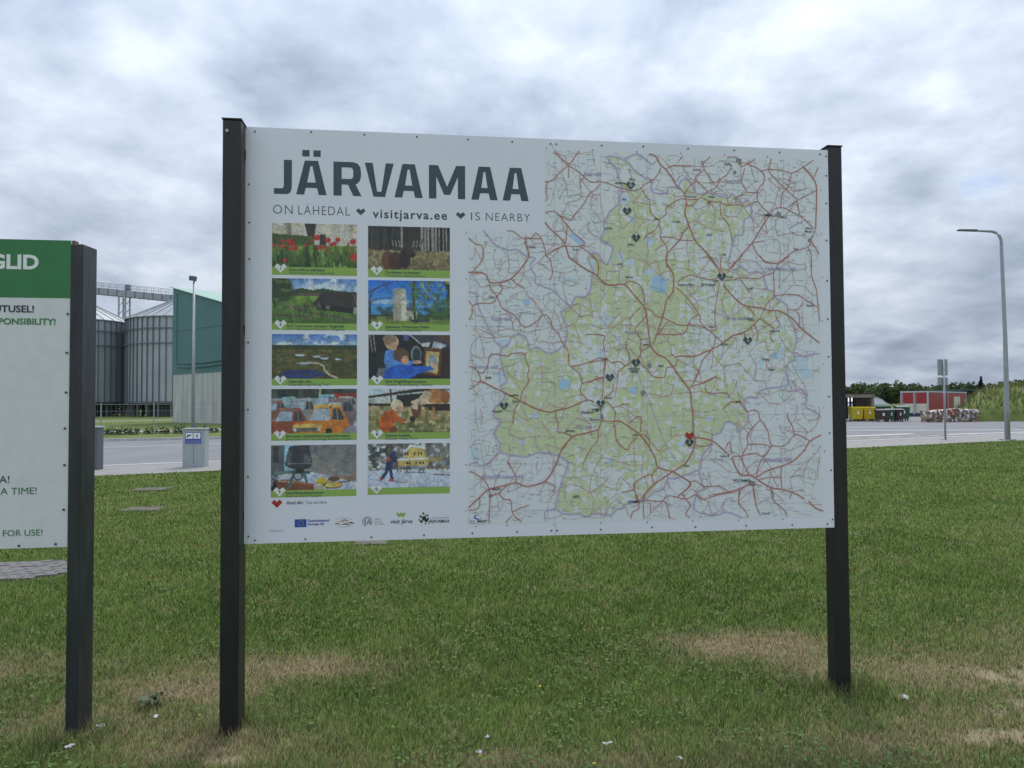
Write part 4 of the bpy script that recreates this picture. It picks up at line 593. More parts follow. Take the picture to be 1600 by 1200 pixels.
for t, x, y in (('A', 744.5, 822.5), ('B', 793, 821), ('C', 866, 820), ('D', 939, 818), ('E', 1012, 816.5), ('F', 1083, 815), ('G', 1154, 813.5), ('H', 1223, 812), ('C', 854, 232), ('D', 926, 235), ('E', 995, 238), ('F', 1064, 240.5), ('G', 1132, 243), ('H', 1199, 245.5)): text_on(ed, t, x-1, y+1, x+1, 2.4, .0008, bold=.02)
for k in range(7): text_on(ed, str(k+3), 727.5, 365+k*72.5, 729, 2.4, .0008, bold=.02); text_on(ed, str(k+2), 1281.5+k*1.0, 299+k*68, 1283+k*1.0, 2.4, .0008, bold=.02)
text_on(ed, 'E', 734.7, 816.5, 737.2, 3.4, .0040); text_on(ed, 'O', 738.5, 816.5, 742.2, 3.4, .0040); text_on(ed, 'MAP', 746.5, 816.3, 760.5, 3.8, .0040, bold=.03)
tag(ed.build('margin_lettering', M_black, mp_), kind='stuff')
c = B(747.5, 808); mb = MB(); s = PXM
wb = [B(733.5, 803), B(760, 803), B(760, 817), B(733.5, 817)]; mb.add([(q[0], -.0031, q[1]) for q in wb], [(0, 1, 2, 3)], 1)
cr = [(c[0]+s*6.4*math.cos(R(a_)), c[1]+s*3.6*math.sin(R(a_))) for a_ in range(60, 331, 15)]+[(c[0]+s*1.5+s*5.6*math.cos(R(a_)), c[1]+s*.4+s*2.7*math.sin(R(a_))) for a_ in range(330, 59, -15)]
n_ = len(cr)//2; mb.add([(q[0], -.0036, q[1]) for q in cr], [(j, j+1, len(cr)-2-j, len(cr)-1-j) for j in range(n_-1)], 0); mb.build('publisher_logo', [M_eu, M_mapbase], mp_)
rings = MB(); k = 0
for cx, cy, n in ((970, 287, 6), (988, 281, 3), (950, 357, 4), (985, 383, 3), (975, 312, 2), (968, 413, 3), (983, 434, 4), (1025, 343, 2), (1107, 317, 2), (1108, 367, 3), (1131, 398, 2), (1140, 434, 3), (1118, 440, 3), (1172, 452, 3), (1210, 518, 5), (1132, 539, 4), (1010, 539, 3), (990, 576, 6), (1032, 572, 3), (803, 618, 5), (777, 643, 5), (918, 645, 6), (950, 622, 4), (890, 674, 5), (944, 562, 3), (1196, 562, 4), (1205, 578, 4), (900, 776, 3), (1073, 728, 3), (1170, 498, 4), (1153, 628, 3), (935, 640, 3)):
    for j in range(n):
        c = B(cx+(j-(n-1)/2)*3.1, cy+rnd.uniform(-.6, .6)); k += 1
        rings.add([(c[0]+PXM*r_*math.cos(i*math.pi/4), -.0044-(k % 9)*2e-5, c[1]+PXM*r_*math.sin(i*math.pi/4)) for r_ in (1.5, .85) for i in range(8)], [(i, (i+1) % 8, 8+(i+1) % 8, 8+i) for i in range(8)])
tag(rings.build('service_symbols', M_black, mp_), kind='stuff')
for n, cx, cy in (('10', 985, 290.5), ('5', 979.5, 330.5), ('3', 993.5, 372.5), ('7', 1127.5, 433), ('8', 1168, 533), ('4', 993.5, 567.5), ('1', 952.5, 590.5), ('2', 787.5, 634.5), ('6', 938.5, 631), ('9', 1077, 692.5), ('', 1077, 681.5)):
    mb = MB().add(heart(cx, cy, 14.5, 12.5, .0058 if n else .0064), HF, 0 if n else 2)
    if n:
        v, f = glyphs(n, .0); c = B(cx, cy); sc = PXM*4.0/.7; mxx = (v[:, 0].max()+v[:, 0].min())/2; mb.add([(c[0]+(q[0]-mxx)*sc, -.0061, c[1]-PXM*2.0+q[1]*sc) for q in v], f, 1)
    o = mb.build('map_marker', [M_ink, M_whiteink, M_red], mp_)
    if not n: o['label'] = 'red you-are-here heart marker'
# ================================================================== green-headed rules sign, cut by the left edge
rs = thing('rules_sign', (-2.052, 3.335, 0), R(7.5), 'white rules sign with a green header on a black post, far left', 'sign')
RW = 1.6; rz0, rz1 = .872, 2.292
MB().box(-RW, 0, 0, .012, rz0, rz1).build('panel', mat('weathered_white_panel', (.70, .69, .70), .45, var=.05, scale=14), rs)
M_hdr = mat('green_header', (.035, .19, .06), .4, var=.08, scale=6); zh = 2.292-.27
MB().add([(-RW, -.0008, zh), (0, -.0008, zh), (0, -.0008, rz1), (-RW, -.0008, rz1)], [(0, 1, 2, 3)]).build('header_band', M_hdr, rs)
MB().box(-RW, 0.012, .013, .05, rz1-.06, rz1+.003).build('rail', mat('timber_rail', (.16, .11, .075), .8, var=.3), rs); MB().box(-RW, 0.012, .013, .05, rz0+.04, rz0+.1).build('rail', M_blackpost, rs)
px_r = 3.335/1124.3
def RC(x, y): return ((x-109)*px_r*1.012, rz0+(852-y)*px_r)
pst = MB().box(.0, .058, -.005, .112, 0, 2.275, M=Matrix.Rotation(R(-7.5), 4, 'Z')).build('post', mat('blue_black_post', (.030, .032, .038), .33, var=.45, scale=7, bump=.2, stretch=(2, 2, .5)), rs, bevel=.004)
for yb, txt, x1, cap, mt, bold in ((419, 'GLID', 63, 21.5, M_whiteink, .035), (487, 'VASTUTUSEL!', 57, 10.5, M_black, .022), (506, 'RESPONSIBILITY!', 88, 9.5, M_hdr, .022), (751, 'GA!', 25, 11, M_black, 0), (769, 'AT A TIME!', 64, 10.5, M_hdr, 0), (833, 'ED FOR USE!', 73, 9.5, M_hdr, 0)):
    v, f = glyphs(txt, bold); a = RC(x1, yb); sc = cap*px_r/.7; mb = MB(); mxv = v[:, 0].max(); mb.add([(a[0]+(q[0]-mxv)*sc*1.05, -.0016, a[1]+q[1]*sc) for q in v], f); mb.build('lettering', mt, rs)
scr2 = None
for x, y in ((105.5, 489), (105, 550), (104.5, 612), (103.5, 668), (103.5, 725), (103, 794), (92, 850-3), (40, 848)):
    u, z = RC(x, y)
    if scr2 is None: o = MB().tube([(0, 0, 0), (0, -.004, 0)], .0055, 8).build('screw', M_screw, rs); scr2 = o.data
    else: o = bpy.data.objects.new('screw', scr2); link(o, rs)
    o.location = (u, -.0003, z)
# ================================================================== roadside furniture
cab = thing('utility_cabinet', (-7.87, 17.8, 0), R(3), 'pale grey utility cabinet with a blue sticker on the pavement', 'cabinet')
M_cab = mat('grey_cabinet', (.36, .40, .40), .5, var=.06, scale=5)
MB().box(-.27, .27, 0, .28, 0, .92).build('body', M_cab, cab, bevel=.012); MB().box(-.29, .29, -.02, .30, .922, .96).build('lid', M_cab, cab, bevel=.01); MB().box(-.003, .003, -.003, 0, .06, .6).build('door_seam', M_screw, cab)
st = MB().box(-.20, .18, -.005, -.001, .58, .86).build('sticker', M_eu, cab)
for a in (-.185, .0): MB().box(a, a+.165, -.008, -.0052, .70, .845).build('pictogram', [M_whiteink], st)
MB().box(-.15, -.06, -.010, -.0081, .77, .80).box(-.16, -.13, -.010, -.0081, .73, .7695).build('tap_symbol', M_black, st); MB().box(.06, .11, -.010, -.0081, .73, .81).build('cup_symbol', M_grey, st)
for z in (.60, .64): MB().box(-.18, .16, -.007, -.0052, z, z+.012).build('sticker_line', M_cab, st)
dk = thing('service_post', (-9.99, 17.1, 0), 0, 'dark grey service cabinet just showing past the rules sign post', 'cabinet'); M_dk = mat('dark_cabinet', (.10, .115, .115), .5, var=.1)
MB().box(-.22, .13, 0, .3, 0, 1.0).build('body', M_dk, dk, bevel=.02); MB().box(-.24, .15, -.02, .32, 1.002, 1.04).build('lid', M_cab, dk, bevel=.01)
lm = thing('street_lamp', (19.24, 28.0, 0), 0, 'tall galvanised street lamp with a curved arm pointing left', 'street lamp')
MB().box(-.2, .2, -.2, .2, 0, .05).build('base_plate', M_steel, lm)
arc = [(0, 0, .05), (0, 0, 1.2), (0, 0, 4), (-.06, 0, 7.4)]+[(-.06-.42*(1-math.cos(t)), 0, 7.75+.42*math.sin(t)) for t in np.linspace(0, 1.45, 7)]+[(-1.0, 0, 8.2)]
MB().tube(arc, [.098, .094, .074, .06]+[.055]*7+[.045], 10).build('pole', M_steel, lm, smooth=True)
hd = MB(); hd.add([(-1.0, -.06, 8.16), (-1.0, .06, 8.16), (-1.75, .10, 8.20), (-1.75, -.10, 8.20), (-1.0, -.05, 8.25), (-1.0, .05, 8.25), (-1.75, .08, 8.25), (-1.75, -.08, 8.25)], [(0, 3, 2, 1), (4, 5, 6, 7), (0, 1, 5, 4), (1, 2, 6, 5), (2, 3, 7, 6), (3, 0, 4, 7)]); hd.build('lamp_head', M_dk, lm, bevel=.015)
lm2 = thing('street_lamp', (-14.0, 31.6, 0), 0, 'slim light mast with a square floodlight, behind the utility cabinet', 'street lamp')
MB().tube([(0, 0, 0), (0, 0, 7.0)], [.08, .045], 10).build('pole', M_steel, lm2, smooth=True); MB().box(-.19, .10, -.10, .08, -.10, .10, M=Matrix.Rotation(R(7), 4, 'Y')).build('floodlight', M_dk, lm2, bevel=.02, loc=(0, 0, 7.12))
rsn = thing('road_sign', (17.1, 28.46, 0), R(8), 'road sign pole with two grey sign backs, seen from behind', 'road sign')
MB().tube([(0, 0, 0), (0, 0, 3.2)], .038, 10).build('pole', M_steel, rsn, smooth=True); M_back = mat('sign_back', (.33, .35, .37), .5, metal=.3, var=.08)
p = MB().box(-.24, .20, .04, .06, 2.55, 3.2).build('sign_plate', M_back, rsn, bevel=.01); MB().box(-.03, .03, .02, .04, 2.6, 3.15).build('bracket', M_steel, p)
MB().box(-.25, .20, .04, .06, 2.18, 2.48).build('sign_plate', M_back, rsn, bevel=.01); MB().box(-.15, .0, -.1, .1, 0, .03).build('base_plate', M_steel, rsn)
# ================================================================== grain works behind the fence
def silo(cx, cy, label):
    t = thing('grain_silo', (cx, cy, 0), 0, label, 'silo', 'grain silos behind the fence'); r, z0, z1 = 9.0, 2.1, 14.1
    m = MB(); prof = []
    for k in range(80): prof += [(r+(.03 if k % 2 else -.03), z0+(z1-z0)*k/79)]
    m.lathe(prof, 96).build('wall', M_silo, t, smooth=True)
    m = MB().lathe([(r+.25, z1-.12), (r+.25, z1), (.9, z1+4.2), (.9, z1+4.6), (0.01, z1+4.9)], 72); m.build('roof', M_siloroof, t)
    for k in range(36):
        a = 2*math.pi*k/36; d = Vector((math.cos(a), math.sin(a), 0)); MB().tube([d*(r+.2)+Vector((0, 0, z1+.06)), d*1.0+Vector((0, 0, z1+4.22))], .07, 4).build('roof_seam', M_siloroof, t)
    rib = None
    for k in range(60):
        if rib is None: o = MB().box(r+.0, r+.14, -.06, .06, z0, z1-.15).build('stiffener', M_silodark, t); rib = o.data
        else: o = bpy.data.objects.new('stiffener', rib); link(o, t)
        o.rotation_euler = (0, 0, 2*math.pi*k/60+.03)
    for z in (z1-1.8, z1-3.9): MB().lathe([(r+.16, z), (r+.24, z), (r+.24, z+.14), (r+.16, z+.14)], 72).build('wind_ring', M_silodark, t)
    leg = None
    for k in range(30):
        if leg is None: o = MB().box(r-.5, r-.2, -.15, .15, 0, z0+.02).build('leg', M_silodark, t); leg = o.data
        else: o = bpy.data.objects.new('leg', leg); link(o, t)
        o.rotation_euler = (0, 0, 2*math.pi*k/30)
    MB().lathe([(r+.1, z0-.25), (r+.1, z0), (0.01, z0+.01)], 60).build('floor_ring', M_silodark, t); MB().lathe([(r-3, 0), (r-3, z0-.1)], 40).build('core', M_silodark, t)
M_silo = mat('silo_sheet', (.40, .43, .46), .5, metal=.35, var=.16, scale=.35, stretch=(1, 1, .6)); M_siloroof = mat('silo_roof_sheet', (.33, .35, .37), .5, metal=.3, var=.06, scale=1); M_silodark = mat('silo_frame', (.16, .175, .19), .55, metal=.3)
silo(-67.3, 109, 'corrugated steel grain silo, left of the pair, partly behind the rules sign'); silo(-48.4, 109, 'corrugated steel grain silo, right of the pair, beside the green building')
cg = thing('conveyor_bridge', (-64.8, 120, 0), 0, 'raised conveyor bridge with railings spanning above the silos', 'conveyor'); M_gal = mat('galvanised_bridge', (.33, .35, .37), .55, metal=.3, var=.12, scale=2)
slope = -(17.46-16.32)/11.08
def cz_(x): return 19.75+slope*x
g_ = MB(); g_.add([(-30, -.8, cz_(-30)), (30, -.8, cz_(30)), (30, .8, cz_(30)), (-30, .8, cz_(-30)), (-30, -.8, cz_(-30)+1.05), (30, -.8, cz_(30)+1.05), (30, .8, cz_(30)+1.05), (-30, .8, cz_(-30)+1.05)], [(0, 1, 2, 3)[::-1], (4, 5, 6, 7), (0, 1, 5, 4), (1, 2, 6, 5), (2, 3, 7, 6), (3, 0, 4, 7)]); g_.build('gallery', M_gal, cg)
for y in (-.8, .8):
    for h in (1.5, 1.95): MB().tube([(-30, y, cz_(-30)+h), (30, y, cz_(30)+h)], .035, 5).build('handrail', M_gal, cg)
    for k in range(50): x = -29.5+k*1.2; MB().tube([(x, y, cz_(x)+1.05), (x, y, cz_(x)+1.95)], .03, 4).build('railing_post', M_gal, cg)
    for k in range(40): x = -29.4+k*1.5; MB().box(x, x+.12, y-.06, y+.06, cz_(x)-.05, cz_(x)+1.06).build('gallery_rib', M_silodark, cg)
for sx in (-.55, .55):
    for y in (-.7, .7): MB().box(sx-.1, sx+.1, y-.1, y+.1, 0, cz_(0)-.05).build('tower_leg', M_gal, cg)
for k in range(14):
    for y in (-.7, .7): MB().tube([(-.55, y, k*1.38+.2), (.55, y, k*1.38+1.3)], .06, 4).build('tower_brace', M_gal, cg)
MB().box(.2, .9, -.3, .3, cz_(0)+1.06, cz_(0)+2.05).build('drive_box', M_silodark, cg)
bl = thing('green_hall', (-30.82, 65.4, 0), math.atan2(-5.8, 6.82), 'green clad hall with a concrete lower wall and sloping roof', 'building'); M_gc = mat('green_cladding', (.065, .170, .165), .5, var=.06, scale=.5); M_gr = mat('pale_green_roof', (.24, .40, .33), .5, var=.05)
LN, DP = 13.0, 16.0; sl_ = -.24
MB().box(0, LN, 0, DP, 0, 4.32).build('concrete_wall', M_conc, bl)
for k in range(7): MB().box(k*1.86+.02, k*1.86+.05, -.02, -.001, .05, 4.3).build('wall_joint', mat('joint', (.38, .38, .36), .9) if k == 0 else bpy.data.materials['joint'], bl)
c_ = MB().add([(-.03, -.03, 4.33), (LN, -.03, 4.33), (LN, DP, 4.33), (-.03, DP, 4.33), (-.03, -.03, 12.3), (LN, -.03, 12.3+sl_*LN), (LN, DP, 12.3+sl_*LN), (-.03, DP, 12.3)], [(0, 1, 5, 4), (1, 2, 6, 5), (2, 3, 7, 6), (3, 0, 4, 7), (0, 3, 2, 1)]); c_.build('cladding', M_gc, bl)
MB().add([(-.25, -.25, 12.37), (LN+.2, -.25, 12.37+sl_*(LN+.45)), (LN+.2, DP, 12.37+sl_*(LN+.45)), (-.25, DP, 12.37), (-.25, -.25, 12.31), (LN+.2, -.25, 12.31+sl_*(LN+.45)), (LN+.2, DP, 12.31+sl_*(LN+.45)), (-.25, DP, 12.31)], [(0, 1, 2, 3), (4, 7, 6, 5), (0, 4, 5, 1), (3, 2, 6, 7), (0, 3, 7, 4), (1, 5, 6, 2)]).build('roof', M_gr, bl)
for zz_ in (4.9, 5.25): MB().tube([(.8, -.05, zz_+.12), (2.5, -.10, zz_), (6, -.12, zz_-.05), (LN-.8, -.06, zz_+.12)], .06, 6).build('curtain_fold', M_gc, bl, smooth=True)
MB().tube([(.75, -.05, 5.2), (.75, -.05, 11.7)], .035, 6).build('curtain_edge', M_gc, bl); MB().box(0, LN, -.06, -.031, 8.2, 8.23).build('cladding_joint', M_gc, bl)
fe = thing('mesh_fence', (-18.94, 38.06, 0), math.atan2(2.0, 2.6), 'grey wire mesh fence on slim posts in front of the silos', 'fence')
for k in range(-7, 8): MB().tube([(k*2.45, 0, 0), (k*2.45, 0, 1.66)], .03, 6).build('post', M_steel, fe)
for z in (.08, .45, .85, 1.25, 1.6): MB().tube([(-17.2, .035, z), (17.2, .035, z)], .008 if z < 1.5 else .014, 4).build('wire', M_steel, fe)
ms = MB()
for k in range(172): x = -17.2+k*.2; ms.add([(x, .03, .08), (x+.005, .03, .08), (x+.005, .03, 1.6), (x, .03, 1.6)], [(0, 1, 2, 3)])
tag(ms.build('mesh_wires', M_steel, fe), kind='stuff')
# ================================================================== recycling yard on the right
def euro_bin(x, y, rz, w_, d_, h_, body, label, group=None, dome=False):
    t = thing('waste_bin', (x, y, 0), rz, label, 'bin', group); b = MB(); s = h_; lidm = body
    b.add([(-w_*.88, -d_*.8, .16), (w_*.88, -d_*.8, .16), (w_*.88, d_*.8, .16), (-w_*.88, d_*.8, .16), (-w_, -d_, h_), (w_, -d_, h_), (w_, d_, h_), (-w_, d_, h_)], [(0, 3, 2, 1), (4, 5, 6, 7), (0, 1, 5, 4), (1, 2, 6, 5), (2, 3, 7, 6), (3, 0, 4, 7)]); b.build('body', body, t, bevel=.03)
    l_ = MB(); prof = [(-d_-.03, h_), (-d_-.03, h_+.05), (-d_*.4, h_+(.22 if dome else .12)*s), (d_*.4, h_+(.26 if dome else .16)*s), (d_+.03, h_+.06), (d_+.03, h_)]
    l_.add([(sx*(w_+.03), q[0], q[1]+.004) for sx in (-1, 1) for q in prof], [(0, 1, 7, 6), (1, 2, 8, 7), (2, 3, 9, 8), (3, 4, 10, 9), (4, 5, 11, 10), (0, 6, 11, 5), (5, 4, 3, 2, 1, 0), (6, 7, 8, 9, 10, 11)]); l_.build('lid', lidm, t, bevel=.02)
    for sx in (-1, 1):
        for sy in (-1, 1): MB().tube([(sx*w_*.7-.03, sy*d_*.6, .09), (sx*w_*.7+.03, sy*d_*.6, .09)], .09, 10).build('wheel', M_screw, t)
    MB().box(-w_*.12, w_*.2, -d_-.012, -d_*.95, h_*.55, h_*.8).build('sticker', M_whiteink, t); MB().tube([(-w_*.9, -d_-.05, h_*.88), (w_*.9, -d_-.05, h_*.88)], .018, 6).build('handle', body, t)
M_yb = mat('yellow_plastic', (.62, .47, .02), .45, var=.06); M_gb = mat('green_plastic', (.035, .10, .06), .5, var=.1); M_bb = mat('brown_plastic', (.055, .04, .035), .5, var=.1)
euro_bin(27.1, 56.8, R(-6), .43, .5, 1.0, M_yb, 'yellow wheeled waste container, left of the two yellow ones', 'yellow containers'); euro_bin(28.02, 56.8, R(-6), .43, .5, 1.0, M_yb, 'yellow wheeled waste container, right of the two yellow ones', 'yellow containers')
euro_bin(28.2, 54.95, R(-8), .42, .36, .84, M_bb, 'brown waste bin nearest the wooden shelter', 'dark bins'); euro_bin(28.95, 55.2, R(-8), .27, .34, .86, M_gb, 'small green bin between two brown bins', 'dark bins'); euro_bin(29.52, 55.0, R(-8), .27, .34, .86, M_bb, 'brown waste bin to the right of the small green bin', 'dark bins')
euro_bin(30.95, 57.2, R(-12), .47, .48, 1.05, M_gb, 'large green wheeled container at the right end of the bins', 'dark bins'); euro_bin(29.95, 58.6, R(-6), .66, .5, 1.10, M_gb, 'green container with a domed lid behind the brown bins', 'dark bins', True); euro_bin(29.7, 60.4, R(0), .6, .5, 1.08, M_gb, 'green container half hidden behind the domed-lid one', 'dark bins')
sh = thing('waste_shelter', (25.55, 57.9, 0), R(-4), 'flat-roofed wooden waste shelter over the yellow containers', 'shelter'); M_wood = mat('grey_timber', (.23, .19, .15), .8, var=.25, scale=6); M_dw = mat('dark_timber', (.06, .05, .045), .8, var=.2)
MB().box(-3, 3.1, -1.0, 2.6, 2.02, 2.2).build('roof', M_dw, sh); MB().box(-3, 3.1, -1.06, -1.0, 1.86, 2.1).build('fascia', M_wood, sh); MB().box(2.85, 3.05, -1.0, -.85, 0, 1.86).build('post', M_wood, sh); MB().box(2.85, 3.05, 2.3, 2.5, 0, 2.0).build('post', M_wood, sh)
MB().box(2.9, 3.0, -.85, 2.3, .1, 1.95).build('side_wall', M_wood, sh)
for k in range(22): x = -2.9+k*.27; MB().box(x, x+.15, 2.5, 2.55, .1, 2.0).build('slat', M_dw, sh)
for z in (.5, 1.4): MB().box(-2.95, 2.95, 2.56, 2.62, z, z+.1).build('rail', M_dw, sh)
MB().box(.25, .55, -1.10, -1.065, 1.35, 1.95).build('notice', M_whiteink, sh)
te = thing('white_tent', (31.7, 64, 0), R(-6), 'white rounded storage tent behind the bins', 'tent'); m = MB(); n_ = 14
arcp = [(2.0*math.cos(math.pi*k/n_), 2.0*math.sin(math.pi*k/n_)**.8) for k in range(n_+1)]; m.add([(q[0], y, q[1]) for y in (0, 6) for q in arcp], [(k, k+1, n_+2+k, n_+1+k) for k in range(n_)]+[tuple(range(n_+1))[::-1], tuple(n_+1+k for k in range(n_+1))]); m.build('canopy', mat('white_canvas', (.72, .74, .76), .6, var=.05), te)
for y in (-.02, 3): MB().tube([(q[0]*1.01, y, q[1]*1.01) for q in arcp], .03, 5).build('hoop', M_steel, te)
tr_ = thing('red_container', (42.0, 72.7, 0), R(43.5), 'red box container with cream door panels and grey frame', 'container'); M_rd = mat('red_panel', (.32, .025, .028), .45, var=.08); M_cr = mat('cream_panel', (.60, .58, .47), .5, var=.05); M_fr = mat('grey_frame', (.46, .46, .46), .5, var=.1); M_nb = mat('navy_panel', (.03, .045, .10), .5)
MB().box(.05, 13.4, .02, 2.5, .32, 2.44).build('box_body', M_rd, tr_); MB().box(-.03, 13.45, -.03, 2.56, 2.445, 2.60).build('roof_frame', M_fr, tr_); MB().box(0, 13.4, 0, 2.53, .03, .31).build('base_frame', M_nb, tr_)
for y in (-.02, 1.21, 2.44): MB().box(-.05, .045, y, y+.11, .2, 2.444).build('door_frame', M_fr, tr_)
for a, b in ((.12, 1.18), (1.35, 2.42)): MB().box(-.012, .048, a, b, .36, 1.32).build('door_panel', M_cr, tr_); MB().box(-.01, .048, a, b, 1.33, 2.43).build('door_panel', M_rd, tr_); MB().tube([(-.06, b-.1, .35), (-.06, b-.1, 2.4)], .025, 6).build('lock_bar', M_fr, tr_)
for x in (.1, 6.5, 13.2): MB().box(x, x+.14, -.02, .019, .32, 2.444).build('side_post', M_fr, tr_)
MB().box(8.6, 10.9, -.015, .019, .7, 2.05).build('side_panel', M_cr, tr_)
for x in (9.0, 10.3, 11.6): MB().tube([(x, .1, .0), (x, .35, .0)], .3, 14).build('wheel', M_screw, tr_)
M_bale = bpy.data.materials.new('paper_bale'); M_bale.use_nodes = True; t = M_bale.node_tree; tcn = t.nodes.new('ShaderNodeTexCoord'); vo = t.nodes.new('ShaderNodeTexVoronoi'); vo.inputs['Scale'].default_value = 4.2; mpn = t.nodes.new('ShaderNodeMapping'); mpn.inputs['Scale'].default_value = (1.6, 1, .7); oi = t.nodes.new('ShaderNodeObjectInfo'); va = t.nodes.new('ShaderNodeVectorMath'); va.operation = 'MULTIPLY_ADD'; t.links.new(oi.outputs['Location'], va.inputs[0]); va.inputs[1].default_value = (3.3, 5.1, 2.7); t.links.new(tcn.outputs['Object'], va.inputs[2]); t.links.new(va.outputs[0], mpn.inputs[0]); t.links.new(mpn.outputs[0], vo.inputs['Vector']); sp_ = t.nodes.new('ShaderNodeSeparateColor'); t.links.new(vo.outputs['Color'], sp_.inputs[0]); rr = t.nodes.new('ShaderNodeValToRGB'); rr.color_ramp.interpolation = 'CONSTANT'
for pos, c in ((.0, (.24, .16, .10)), (.25, (.55, .53, .50)), (.42, (.20, .13, .09)), (.58, (.36, .27, .18)), (.72, (.65, .64, .64)), (.84, (.10, .09, .10)), (.92, (.35, .12, .10))):
    if pos == 0: rr.color_ramp.elements[0].color = (*c, 1)
    else: x = rr.color_ramp.elements.new(pos); x.color = (*c, 1)
t.links.new(sp_.outputs[0], rr.inputs[0]); t.links.new(rr.outputs[0], t.nodes['Principled BSDF'].inputs['Base Color'])
ordn = ['leftmost', 'second from the left', 'third from the left', 'fourth from the left', 'fourth from the right', 'third from the right', 'second from the right', 'rightmost']
for k in range(8):
    t_ = thing('paper_bale', (30.55+k*.56, 53.0+k*.14, 0), R(-8+RNG.uniform(-5, 5)), 'strapped bale of waste paper and card, %s in the row' % ordn[k], 'bale', 'paper bales before the mound'); bm = bmesh.new(); bmesh.ops.create_cube(bm, size=1); bmesh.ops.subdivide_edges(bm, edges=bm.edges, cuts=5, use_grid_fill=True)
    hb_ = RNG.uniform(.80, .98)
    for v in bm.verts:
        p0 = v.co.copy(); v.co = Vector((p0.x*.52, p0.y*1.0, (p0.z+.5)*hb_)); v.co += Vector((RNG.uniform(-.06, .06), RNG.uniform(-.09, .09), RNG.uniform(-.04, .08) if p0.z > .4 else 0))
    me = bpy.data.meshes.new('bale_body'); bm.to_mesh(me); bm.free(); me.materials.append(M_bale); o = link(bpy.data.objects.new('bale_body', me), t_); me.transform(Matrix.Translation((0, 0, .0)))
    for zz_ in (.3, .62): MB().box(-.275, .275, -.545, -.535, zz_, zz_+.015).build('strap', M_screw, t_)
# grassy mound, far shed, wood edge
mx_, my_ = np.meshgrid(np.linspace(30.2, 75, 112), np.linspace(53.6, 84, 70)); hh_ = np.clip((mx_-30.4-(my_-53.6)*.80)/4.8, 0, 1); hh_ = hh_*hh_*(3-2*hh_); hv_ = np.clip((my_-53.8)/5.5, 0, 1)*np.clip((84-my_)/8, 0, 1); hz_ = 2.75*hh_*np.sqrt(hv_)*(.82+.36*fbm(mx_, my_, .35, 3, 4))-.03
idx = np.arange(mx_.size).reshape(mx_.shape); Fm = np.stack([idx[:-1, :-1], idx[:-1, 1:], idx[1:, 1:], idx[1:, :-1]], -1).reshape(-1, 4); md = numpy_mesh('mound', np.stack([mx_.ravel(), my_.ravel(), hz_.ravel()], 1), Fm, M_grass); tag(md, kind='structure')
def blades(name, px_, py_, pz_, h, wd, col, lean=.5, transl=.35, kind='stuff'):
    n = len(px_); a = RNG.uniform(0, 2*math.pi, n); la = RNG.uniform(0, 2*math.pi, n); ln = h*lean*RNG.random(n); b = np.stack([px_, py_, pz_], 1); sx = np.stack([np.cos(a)*wd/2, np.sin(a)*wd/2, np.zeros(n)], 1)
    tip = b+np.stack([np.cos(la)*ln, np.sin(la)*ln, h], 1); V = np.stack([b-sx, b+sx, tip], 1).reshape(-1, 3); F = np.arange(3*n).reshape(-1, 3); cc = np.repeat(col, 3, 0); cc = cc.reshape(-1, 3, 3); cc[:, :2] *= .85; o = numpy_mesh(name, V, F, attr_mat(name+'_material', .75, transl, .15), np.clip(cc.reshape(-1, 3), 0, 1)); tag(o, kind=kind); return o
n = 26000; i = RNG.integers(0, mx_.size, n); bx_ = mx_.ravel()[i]+RNG.uniform(-.3, .3, n); by_ = my_.ravel()[i]+RNG.uniform(-.25, .25, n); bz_ = hz_.ravel()[i]; k_ = bz_ > .12; bx_, by_, bz_ = bx_[k_], by_[k_], bz_[k_]; n = len(bx_)
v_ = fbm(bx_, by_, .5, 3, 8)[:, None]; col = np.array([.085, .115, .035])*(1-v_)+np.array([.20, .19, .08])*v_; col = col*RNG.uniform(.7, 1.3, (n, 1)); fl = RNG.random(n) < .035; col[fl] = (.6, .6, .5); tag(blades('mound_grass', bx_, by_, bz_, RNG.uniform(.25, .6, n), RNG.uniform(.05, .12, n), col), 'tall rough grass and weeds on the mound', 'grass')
fs_ = thing('green_roofed_shed', (60.5, 90, 0), 0, 'low shed with a dark green roof showing over the mound', 'shed'); MB().box(-4.2, 2.6, 0, 6, 0, 2.85).build('wall', M_dw, fs_); MB().box(-4.6, 3, -.5, 6.5, 2.86, 3.05).build('roof', mat('dark_green_roof', (.03, .10, .075), .5), fs_)
def leaves(name, centers, rads, n, size, base, label, cat):
    P_ = []; Q_ = []; col = []
    for c, r_ in zip(centers, rads):
        d = RNG.normal(size=(n, 3)); d /= np.linalg.norm(d, axis=1)[:, None]; rr_ = RNG.random((n, 1))**.45; p = np.array(c)+d*rr_*np.array(r_); P_.append(p); sh_ = RNG.uniform(.65, 1.35); hue = RNG.uniform(-.25, .25); col.append(np.array(base)*sh_*np.array([1+hue, 1, 1-hue*.5])*RNG.uniform(.7, 1.3, (n, 1)))
    P_ = np.concatenate(P_); col = np.concatenate(col); n_ = len(P_); a = RNG.normal(size=(n_, 3)); a /= np.linalg.norm(a, axis=1)[:, None]; b = np.cross(a, RNG.normal(size=(n_, 3))); b /= np.linalg.norm(b, axis=1)[:, None]; s_ = size*RNG.uniform(.5, 1.2, (n_, 1))
    V = np.stack([P_-a*s_, P_+b*s_*.7, P_+a*s_, P_-b*s_*.7], 1).reshape(-1, 3); o = numpy_mesh(name, V, np.arange(4*n_).reshape(-1, 4), M_leaf, np.repeat(col, 4, 0)); return tag(o, label, cat, kind='stuff')
M_leaf = attr_mat('leaf', .7, .25, .2)
cs = []; rs_ = []
